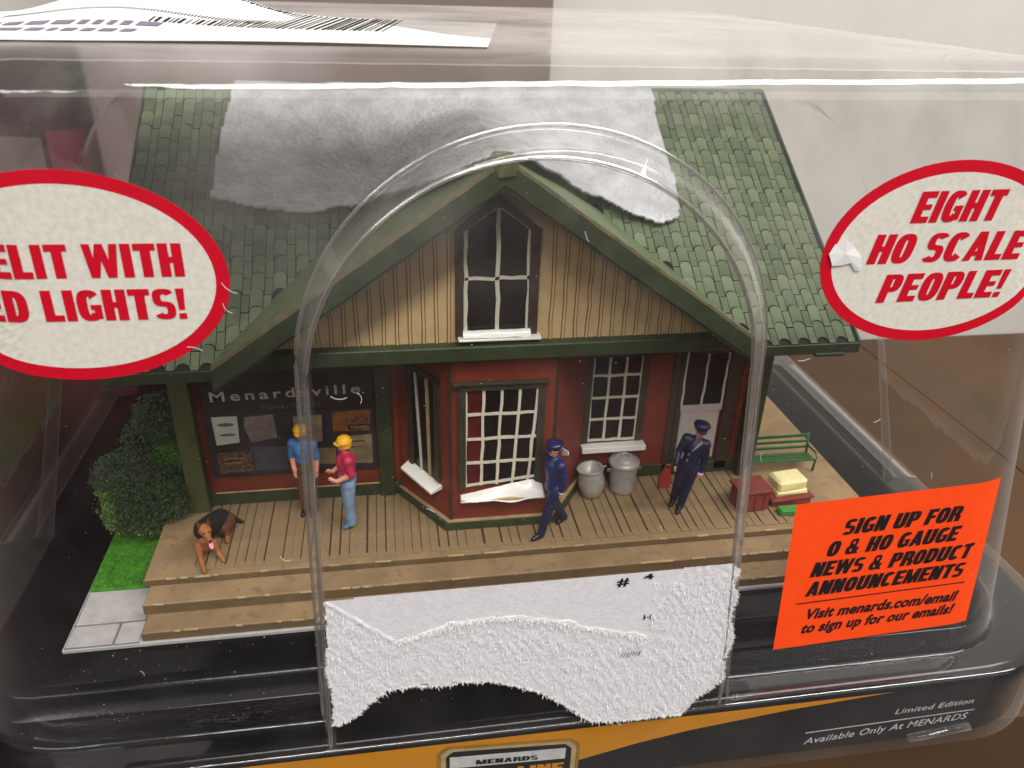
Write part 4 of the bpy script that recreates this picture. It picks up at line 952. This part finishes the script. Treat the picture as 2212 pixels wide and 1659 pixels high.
MB().box(-.30, .30, -.24, .24, 0, .42, c=.02, jit=.01).build('crate_body', M['crate'], cr); MB().box(-.35, .35, -.28, .28, .42, .50, c=.02, jit=.012).build('crate_lid', M['crate'], cr)
for s_ in (-.2, 0, .2): MB().box(s_ - .02, s_ + .02, -.262, -.24, .02, .42, c=.005).build('crate_slat', M['crate'], cr)
cr2 = thing('crate', 'low red brown crate carrying the cream package', 'crate', 'red brown crates on the deck', (7.86, 12.10, .02)); cr2.rotation_euler = (0, 0, .06)
MB().box(-.46, .42, -.28, .30, 0, .14, c=.02, jit=.012).build('crate_body', M['crate'], cr2); MB().box(-.49, .45, -.31, .33, .14, .19, c=.015, jit=.01).build('crate_lid', M['crate'], cr2)
pk = thing('parcel', 'cream coloured square parcel with chamfered top on the low crate', 'parcel', loc=(7.84, 12.12, .21)); pk.rotation_euler = (0, 0, .1)
MB().box(-.34, .36, -.23, .25, 0, .10, c=.02, jit=.012).build('parcel_body', M['creampack'], pk); MB().box(-.32, .34, -.21, .23, .09, .34, c=.05, jit=.015).build('parcel_top', M['creampack'], pk)
gc = thing('suitcase', 'small bright green flat case on the deck in front of the low crate', 'case', loc=(7.78, 11.60, .02))
MB().box(-.32, .28, -.10, .10, 0, .10, c=.02, jit=.006).build('case_body', M['brightgreen'], gc); MB().box(-.30, .26, -.12, .09, .10, .12, c=.01).build('case_lid', M['brightgreen'], gc)
bn = thing('bench', 'dark green slatted bench with curled arm rests behind the parcel', 'bench', loc=(8.12, 13.35, .02))
for k, z_ in enumerate((.34, .47, .60)): q = MB(); q.box(-.85, .80, .0 + k * .02, .03 + k * .02, z_, z_ + .07, c=.01, jit=.006); q.build('back_slat', M['benchgreen'], bn)
for k in range(3): q = MB(); q.box(-.85, .80, -.38 + k * .12, -.29 + k * .12, .25, .275, c=.006, jit=.004); q.build('seat_slat', M['benchgreen'], bn)
for s_ in (-.84, .80):
    q = MB(); q.tube([(s_, .02, .0), (s_, .0, .28), (s_, .06, .70)], .028, 8); q.build('leg', M['benchgreen'], bn, True)
    q = MB(); q.tube([(s_, -.38, .0), (s_, -.40, .26), (s_, -.44, .38), (s_, -.36, .44), (s_, -.1, .42), (s_, .02, .44)], .026, 8); q.build('arm_rest', M['benchgreen'], bn, True)

# ================================================================== FIGURES (one continuous skin per body)
def capsule_union(caps, voxel):
    bm = bmesh.new()
    for (p0, r0, p1, r1, tg) in caps:
        vs = []
        for (p, r_) in ((p0, r0), (p1, r1)):
            for i in range(1, 6):
                ph = math.pi * i / 6
                for k in range(10): t = 2 * math.pi * k / 10; vs.append(bm.verts.new((p[0] + r_ * math.sin(ph) * math.cos(t), p[1] + r_ * math.sin(ph) * math.sin(t), p[2] + r_ * math.cos(ph))))
            vs.append(bm.verts.new((p[0], p[1], p[2] + r_))); vs.append(bm.verts.new((p[0], p[1], p[2] - r_)))
        res = bmesh.ops.convex_hull(bm, input=vs)
        dead = [g for g in res['geom_interior'] if isinstance(g, bmesh.types.BMVert)] + [g for g in res['geom_unused'] if isinstance(g, bmesh.types.BMVert)]
        if dead: bmesh.ops.delete(bm, geom=list(set(dead)), context='VERTS')
    me = bpy.data.meshes.new('tmp'); bm.to_mesh(me); bm.free()
    ob = bpy.data.objects.new('tmp', me); COL.objects.link(ob)
    r = ob.modifiers.new('r', 'REMESH'); r.mode = 'VOXEL'; r.voxel_size = voxel; r.use_smooth_shade = True
    s_ = ob.modifiers.new('s', 'SMOOTH'); s_.factor = .5; s_.iterations = 3
    dg = bpy.context.evaluated_depsgraph_get(); dg.update(); out = bpy.data.meshes.new_from_object(ob.evaluated_get(dg))
    bpy.data.objects.remove(ob); bpy.data.meshes.remove(me)
    return out
def skin_body(name, caps, mats, tags, parent, voxel=.015):
    me = capsule_union(caps, voxel); nP = len(me.polygons)
    c = np.empty(nP * 3, np.float32); me.polygons.foreach_get('center', c); c = c.reshape(-1, 3)
    best = np.full(nP, 1e9); mi = np.zeros(nP, np.int32)
    for (p0, r0, p1, r1, tg) in caps:
        a, b_ = np.array(p0, float), np.array(p1, float); d = b_ - a; L2 = max(d.dot(d), 1e-9)
        t = np.clip(((c - a) @ d) / L2, 0, 1); dist = np.linalg.norm(c - (a + t[:, None] * d), axis=1) - (r0 + (r1 - r0) * t)
        w = dist < best; best[w] = dist[w]; mi[w] = tags.index(tg)
    for q in mats: me.materials.append(q)
    me.polygons.foreach_set('material_index', mi); me.polygons.foreach_set('use_smooth', np.ones(nP, bool))
    me.name = name; o = bpy.data.objects.new(name, me); COL.objects.link(o); o.parent = parent; return o
def person(label, loc, rz, lean, J, cols, sleeve='top', belly=0):
    """J: joints; figure faces -y"""
    t = thing('person', label, 'person', 'painted model people on the deck', loc); t.rotation_euler = (lean[0], lean[1], rz)
    K = dict(hipL=(-.085, 0, 1.02), hipR=(.085, 0, 1.02), kneeL=(-.09, -.01, .55), kneeR=(.09, -.01, .55), ankL=(-.09, .02, .09), ankR=(.09, .02, .09), toeL=(-.10, -.14, .035), toeR=(.10, -.14, .035),
             pel=(0, 0, 1.06), waist=(0, 0, 1.22), chest=(0, 0, 1.47), neck=(0, 0, 1.66), head=(0, -.02, 1.84), shL=(-.185, 0, 1.575), shR=(.185, 0, 1.575), elL=(-.235, .03, 1.29), elR=(.235, .03, 1.29),
             wrL=(-.235, -.04, 1.03), wrR=(.235, -.04, 1.03), hdL=(0, 0, -1), hdR=(0, 0, -1)); K.update(J)
    up = sleeve; caps = []
    A_ = lambda a, ra, b_, rb, tg: caps.append((K[a] if isinstance(a, str) else a, ra, K[b_] if isinstance(b_, str) else b_, rb, tg))
    for s_ in 'LR':
        A_('hip' + s_, .105, 'knee' + s_, .078, 'leg'); A_('knee' + s_, .078, 'ank' + s_, .060 + cols.get('flare', 0), 'leg'); A_('ank' + s_, .045, 'toe' + s_, .036, 'shoe')
        A_('sh' + s_, .078, 'el' + s_, .058, up); A_('el' + s_, .056, 'wr' + s_, .042, 'top' if cols.get('long', 1) else 'skin')
        w = Vector(K['wr' + s_]); d = Vector(K['hd' + s_]).normalized(); side = Vector((1, 0, 0)) if abs(d.x) < .7 else Vector((0, 1, 0)); side = (side - d * side.dot(d)).normalized(); fw = d.cross(side).normalized()
        palm = w + d * .085
        caps.append((tuple(w), .026, tuple(palm), .034, 'skin'))
        for k, (ln, off) in enumerate(((.085, -.030), (.100, -.010), (.095, .010), (.075, .030))):
            a = palm + fw * off; b1 = a + d * ln * .55; b2 = b1 + (d * .6 + side * (-.8 if s_ == 'R' else .8)).normalized() * ln * .45
            caps.append((tuple(a), .0125, tuple(b1), .012, 'skin')); caps.append((tuple(b1), .012, tuple(b2), .010, 'skin'))
        a = w + d * .03 + fw * -.025; b1 = a + (d * .7 - fw * .7).normalized() * .06; caps.append((tuple(a), .014, tuple(b1), .011, 'skin'))
    A_('pel', .135, 'waist', .125, 'leg' if not cols.get('coat') else 'top'); A_('waist', .125, 'chest', .15, 'top')
    A_('shL', .085, 'shR', .085, 'top'); A_('chest', .14, 'neck', .06, 'top')
    if cols.get('coat'): A_((K['hipL'][0], K['hipL'][1], K['hipL'][2] - .03), .112, (K['hipR'][0], K['hipR'][1], K['hipR'][2] - .03), .112, 'top')
    h = Vector(K['head']); A_('neck', .052, tuple(h - Vector((0, 0, .08))), .05, 'skin')
    f = cols.get('face', (0, -1, 0)); f = Vector(f).normalized(); sd = f.cross(Vector((0, 0, 1))).normalized()
    caps.append((tuple(h + Vector((0, 0, .03)) - f * .01), .105, tuple(h + Vector((0, 0, -.05)) + f * .03), .078, 'skin'))
    caps.append((tuple(h + f * .10 + Vector((0, 0, .01))), .012, tuple(h + f * .125 + Vector((0, 0, -.025))), .018, 'skin'))
    for s_ in (-1, 1): caps.append((tuple(h + sd * .10 * s_ + Vector((0, 0, .0))), .018, tuple(h + sd * .102 * s_ + Vector((0, 0, -.03))), .014, 'skin'))
    caps = [(a, r0 * (1.24 if tg in ('top', 'leg', 'shoe') else 1.08), b, r1 * (1.28 if tg in ('top', 'leg', 'shoe') else 1.08), tg) for a, r0, b, r1, tg in caps]
    tags = ['skin', 'top', 'leg', 'shoe', 'sleeve']; mats = [M['skin'], cols['top'], cols['legm'], cols['shoe'], cols.get('sleeve', cols['top'])]
    skin_body('body', caps, mats, tags, t)
    dark = M['printblack']
    for s_ in (-1, 1):
        e = MB(); p = h + f * .098 + sd * .036 * s_ + Vector((0, 0, .018)); e.tube([tuple(p - f * .012), tuple(p + f * .002)], .012, 8); e.build('eye', dark, t)
    q = h + f * .108 + Vector((0, 0, -.058)); e = MB(); e.tube([tuple(q - sd * .025), tuple(q + sd * .025)], .007, 6); e.build('mouth', mat('lips', (170, 80, 76)), t)
    # cap or hair
    cm = cols['cap']; e = MB(); up_ = cols.get('captilt', (0, 0, 0))
    S_ = 1.18; e.lathe([(r__ * S_, z__ * S_) for r__, z__ in [(.108, .02), (.125, .055), (.140, .085) if cols.get('peaked') else (.112, .07), (.128, .115) if cols.get('peaked') else (.10, .105), (.06, .135), (0, .142)]], h.x - f.x * .012, h.y - f.y * .012, n=22); 
    for i in range(len(e.V)): v = e.V[i]; e.V[i] = (v[0], v[1], v[2] + h.z)
    e.build('cap', cm, t, True)
    e = MB(); pts = []
    for k in range(9):
        a = math.radians(-70 + 140 * k / 8); pts.append(h + (f * math.cos(a) + sd * math.sin(a)) * .105 + Vector((0, 0, .035)))
    pts2 = [h + (f * math.cos(math.radians(-62 + 124 * k / 8)) * 1.55 + sd * math.sin(math.radians(-62 + 124 * k / 8))) * .115 + Vector((0, 0, .012)) for k in range(9)]
    V = [tuple(p) for p in pts] + [tuple(p) for p in pts2] + [tuple(p + Vector((0, 0, .014))) for p in pts] + [tuple(p + Vector((0, 0, .012))) for p in pts2]
    Fc = [(k, k + 1, 10 + k, 9 + k) for k in range(8)] + [(18 + k, 27 + k, 28 + k, 19 + k) for k in range(8)] + [(9 + k, 10 + k, 28 + k, 27 + k) for k in range(8)]
    mesh_obj('cap_visor', V, Fc, cm, t)
    if cols.get('hair'):
        e = MB(); e.lathe([(.114, -.05), (.118, .0), (.112, .05), (.09, .085), (0, .10)], h.x - f.x * .03, h.y - f.y * .03, n=18)
        for i in range(len(e.V)): v = e.V[i]; e.V[i] = (v[0], v[1], v[2] + h.z)
        e.build('hair', cols['hair'], t, True)
    return t, K
navy = mat('navy uniform', (34, 40, 96), .42, .2, 6, .2, 30); navyd = mat('dark navy uniform', (24, 28, 62), .45, .2, 6, .2, 30); shoe = mat('black shoes', (24, 20, 26), .3); capn = mat('navy cap', (36, 34, 84), .25, .1)
wht = mat('white cloth', (226, 224, 224), .6); yel = mat('yellow paint', (240, 176, 34), .5, .05); pink = mat('crimson top', (190, 44, 82), .55, .12, 6); jeans = mat('light blue jeans', (138, 164, 190), .6, .1, 5, rgb2=(110, 140, 172)); blue = mat('blue shirt', (70, 120, 176), .6, .1)
# walking conductor, facing left
tm, K = person('walking conductor in blue uniform and cap striding left before the bay', (2.84, 11.62, .02), math.radians(-68), (0, 0, 0),
    dict(kneeL=(-.09, .12, .56), ankL=(-.10, .36, .12), toeL=(-.10, .22, .04), kneeR=(.09, -.16, .58), ankR=(.10, -.30, .09), toeR=(.10, -.47, .04), elR=(.24, .06, 1.30), wrR=(.23, .02, 1.04), elL=(-.25, .08, 1.30), wrL=(-.22, .05, 1.02), neck=(0, -.02, 1.68), head=(0, -.05, 1.86), chest=(0, -.02, 1.48)),
    dict(top=navy, legm=navyd, shoe=shoe, cap=capn, coat=1, peaked=1, face=(0, -1, -.1)))
for s_ in (-1, 1): e = MB(); w = K['wrR' if s_ > 0 else 'wrL']; e.lathe([(.060, -.02), (.066, .02)], w[0], w[1], n=14); e.V = [(a, b_, c_ + w[2] - .01) for a, b_, c_ in e.V]; e.build('cuff', wht, tm, True)
MB().lathe([(.075, 1.62), (.085, 1.66), (.06, 1.68)], 0, -.02, n=16).build('collar', navyd, tm, True)
MB().prism([(0, 0), (.16, .10), (.15, .17), (-.06, .14), (-.03, .03)], 0, .02).build('folded_paper', wht, tm).location = (-.06, .20, 1.60)
# conductor with red bag leaning before the door
tm, K = person('leaning conductor in dark navy coat with grey lapel carrying a red bag by the door', (5.46, 12.02, .02), math.radians(-32), (math.radians(-4), math.radians(7), 0),
    dict(kneeL=(-.085, .0, .55), ankL=(-.09, .14, .09), toeL=(-.09, .0, .035), ankR=(.08, -.02, .08), toeR=(.08, -.19, .035), wrR=(.25, -.03, .98), elR=(.26, .02, 1.27), elL=(-.25, -.05, 1.29), wrL=(-.22, -.20, 1.08), head=(0.02, -.04, 1.86)),
    dict(top=navyd, legm=navyd, shoe=shoe, cap=navyd, coat=1, peaked=1, face=(.45, -1, -.15)))
e = MB(); w = K['wrR']; e.lathe([(.060, -.025), (.066, .03)], w[0], w[1], n=14); e.V = [(a, b_, c_ + w[2] - .01) for a, b_, c_ in e.V]; e.build('cuff', wht, tm, True)
mesh_obj('lapel', [(-.02, -.205, 1.42), (.03, -.20, 1.58), (.10, -.15, 1.70), (.14, -.13, 1.64)], [(0, 3, 2, 1)], mat('grey lapel', (150, 154, 164), .5), tm)
for z_ in (1.22, 1.36):
    e = MB(); e.tube([(-.05, -.13, z_), (-.05, -.21, z_)], .022, 8); e.build('button', mat('dull silver button', (110, 116, 128), .3), tm)
bg = thing('handbag', 'red shoulder bag hanging from the hand of the conductor by the door', 'bag', loc=(5.12, 11.96, .62))
rb = mat('red bag', (138, 44, 34), .5, .1)
MB().prism([(-.10, -.02), (.10, -.02), (.13, .22), (.07, .40), (-.02, .40), (-.12, .22)], -.05, .05).build('bag_body', rb, bg)
e = MB(); e.tube([(-.04, 0, .38), (.0, 0, .50), (.08, 0, .50), (.09, 0, .36)], .012, 6); e.build('strap', rb, bg)
# woman in crimson top
person('woman in crimson top, light jeans and yellow hair facing left by the posters', (-.92, 12.22, .02), math.radians(-75), (0, 0, 0),
    dict(elR=(.23, .03, 1.30), wrR=(.16, -.22, 1.18), hdR=(-.2, -1, .55), elL=(-.23, .0, 1.30), wrL=(-.16, -.22, 1.20), hdL=(.2, -1, .5), kneeL=(-.07, -.02, .55), kneeR=(.07, -.02, .55), ankL=(-.06, .04, .12), ankR=(.06, 0, .12), toeL=(-.06, -.08, .04), toeR=(.06, -.12, .04)),
    dict(top=pink, legm=jeans, shoe=mat('blue shoes', (78, 118, 168), .5), cap=yel, hair=yel, long=0, flare=.01, face=(0, -1, .1)), sleeve='top')
person('figure in blue shirt, dark shorts and yellow hat behind the left edge of the arch', (-1.72, 12.72, .02), math.radians(-15), (0, 0, 0),
    dict(elL=(-.23, .0, 1.30), wrL=(-.16, -.12, 1.06)), dict(top=blue, legm=mat('brown legs', (92, 60, 44), .6), shoe=shoe, cap=yel, hair=yel, long=0))
# dog
dg_ = thing('dog', 'brown and black german shepherd lying with tongue out at the left of the deck', 'dog', loc=(-3.42, 11.62, .02)); dg_.rotation_euler = (0, 0, math.radians(10))
caps = [((.40, .70, .24), .19, (.22, .52, .32), .19, 'blk'), ((.22, .52, .32), .19, (.03, .26, .44), .18, 'blk'), ((.50, .66, .18), .17, (.40, .50, .14), .15, 'brn'), ((.03, .26, .44), .17, (-.02, .08, .52), .14, 'blk'),
        ((-.02, .08, .52), .13, (.0, -.02, .62), .11, 'blk'), ((0, .02, .40), .125, (0, .06, .22), .11, 'tan'), ((.01, -.08, .665), .112, (.02, -.12, .65), .104, 'tan'), ((.02, -.17, .625), .066, (.04, -.31, .575), .046, 'tan'), ((.03, -.17, .58), .046, (.045, -.27, .525), .032, 'brn'),
        ((-.13, .02, .30), .07, (-.14, -.08, .12), .05, 'tan'), ((-.14, -.08, .09), .047, (-.15, -.34, .05), .043, 'tan'), ((-.15, -.34, .045), .047, (-.15, -.41, .035), .036, 'tan'),
        ((.13, .0, .28), .07, (.16, -.06, .12), .05, 'tan'), ((.16, -.06, .09), .047, (.20, -.22, .05), .043, 'tan'), ((.20, -.22, .045), .047, (.21, -.28, .035), .036, 'tan'),
        ((.46, .58, .12), .12, (.42, .36, .07), .06, 'brn'), ((.42, .36, .06), .05, (.38, .22, .045), .04, 'tan'),
        ((.50, .82, .16), .06, (.66, .84, .06), .045, 'blk'), ((.66, .84, .06), .045, (.78, .66, .04), .025, 'blk'),
        ((-.065, -.07, .745), .046, (-.085, -.06, .87), .014, 'brn'), ((.085, -.07, .745), .046, (.105, -.06, .87), .014, 'brn'), ((.0, -.0, .72), .07, (.0, .08, .60), .10, 'blk')]
dg_.rotation_euler = (0, 0, math.radians(22)); skin_body('body', caps, [mat('black fur', (30, 22, 20), .7, .3, 8, .4, 40), mat('tan fur', (158, 98, 52), .7, .15, 8, .4, 40), mat('dark brown fur', (84, 46, 26), .7, .25, 8, .4, 40)], ['blk', 'tan', 'brn'], dg_, .014)
e = MB(); e.lathe([(0, -.02), (.022, -.01), (.02, .012), (0, .02)], 0, 0, n=10); e.build('nose', M['printblack'], dg_, True).location = (.04, -.352, .595)
for s_ in (-1, 1): e = MB(); e.lathe([(0, -.014), (.016, 0), (0, .014)], 0, 0, n=8); e.build('eye', M['printblack'], dg_, True).location = (.02 + .048 * s_, -.215, .69)
mesh_obj('tongue', [(.015, -.28, .545), (.075, -.28, .545), (.082, -.355, .49), (.066, -.375, .44), (.026, -.375, .44), (.010, -.355, .49)], [(0, 1, 2, 3, 4, 5)], mat('pink tongue', (238, 150, 166), .4), dg_)

# ================================================================== DUST
ln = MB()
for (x_, z_) in ((-1.72, 6.10), (-1.80, 5.86), (-2.2, 5.40), (-.55, 4.95), (-.40, 4.86), (.45, 3.2), (5.42, 4.9), (5.2, 3.3), (8.0, 2.9), (-3.8, .4), (6.9, 3.9), (-1.5, 2.2), (2.2, 6.9), (3.6, 2.6)):
    L_ = random.uniform(.10, .24); a = random.uniform(0, 6.28); c_ = random.uniform(-2, 2); P = []
    for k in range(7):
        P.append((x_, front_y(x_, z_) - .02 - (.5 if -1.0 < x_ < 4.9 else 0), z_)); x_ += math.cos(a) * L_ / 6; z_ += math.sin(a) * L_ / 6; a += c_ / 6
    ln.tube(P, .0028, 5)
o = ln.build('lint', M['papersmooth']); tag(o, 'short white lint fibres clinging to the plastic front', 'lint', kind='stuff')
du = MB()
def fleck(p, s_):
    a = [Vector(p) + Vector((random.gauss(0, 1), random.gauss(0, 1) * .5, random.gauss(0, 1))).normalized() * s_ for _ in range(4)]
    du.add([tuple(q) for q in a], [(0, 1, 2), (0, 2, 3), (0, 3, 1), (1, 3, 2)])
for i in range(520):
    fleck((random.uniform(-6, 11), random.uniform(8.75, 10.4), -.60 if random.random() < .0 else random.choice((-1.04, -.60))), random.uniform(.004, .012))
for i in range(420):
    X, Z = random.uniform(-4.5, 9.3), random.uniform(-.9, 8)
    fleck((X, front_y(X, Z) + .02 - (.0 if not -1.2 < X < 5 else .5), Z), random.uniform(.003, .009))
for i in range(260):
    X, Z = random.gauss(-.3, .7), random.uniform(.0, 3.2); fleck((X, random.uniform(11.2, 12.6), Z * random.random()), random.uniform(.004, .010))
o = du.build('dust', mat('pale dust', (206, 204, 196), .9)); tag(o, 'pale dust flecks scattered on the plastic and inside the package', 'dust', kind='stuff')
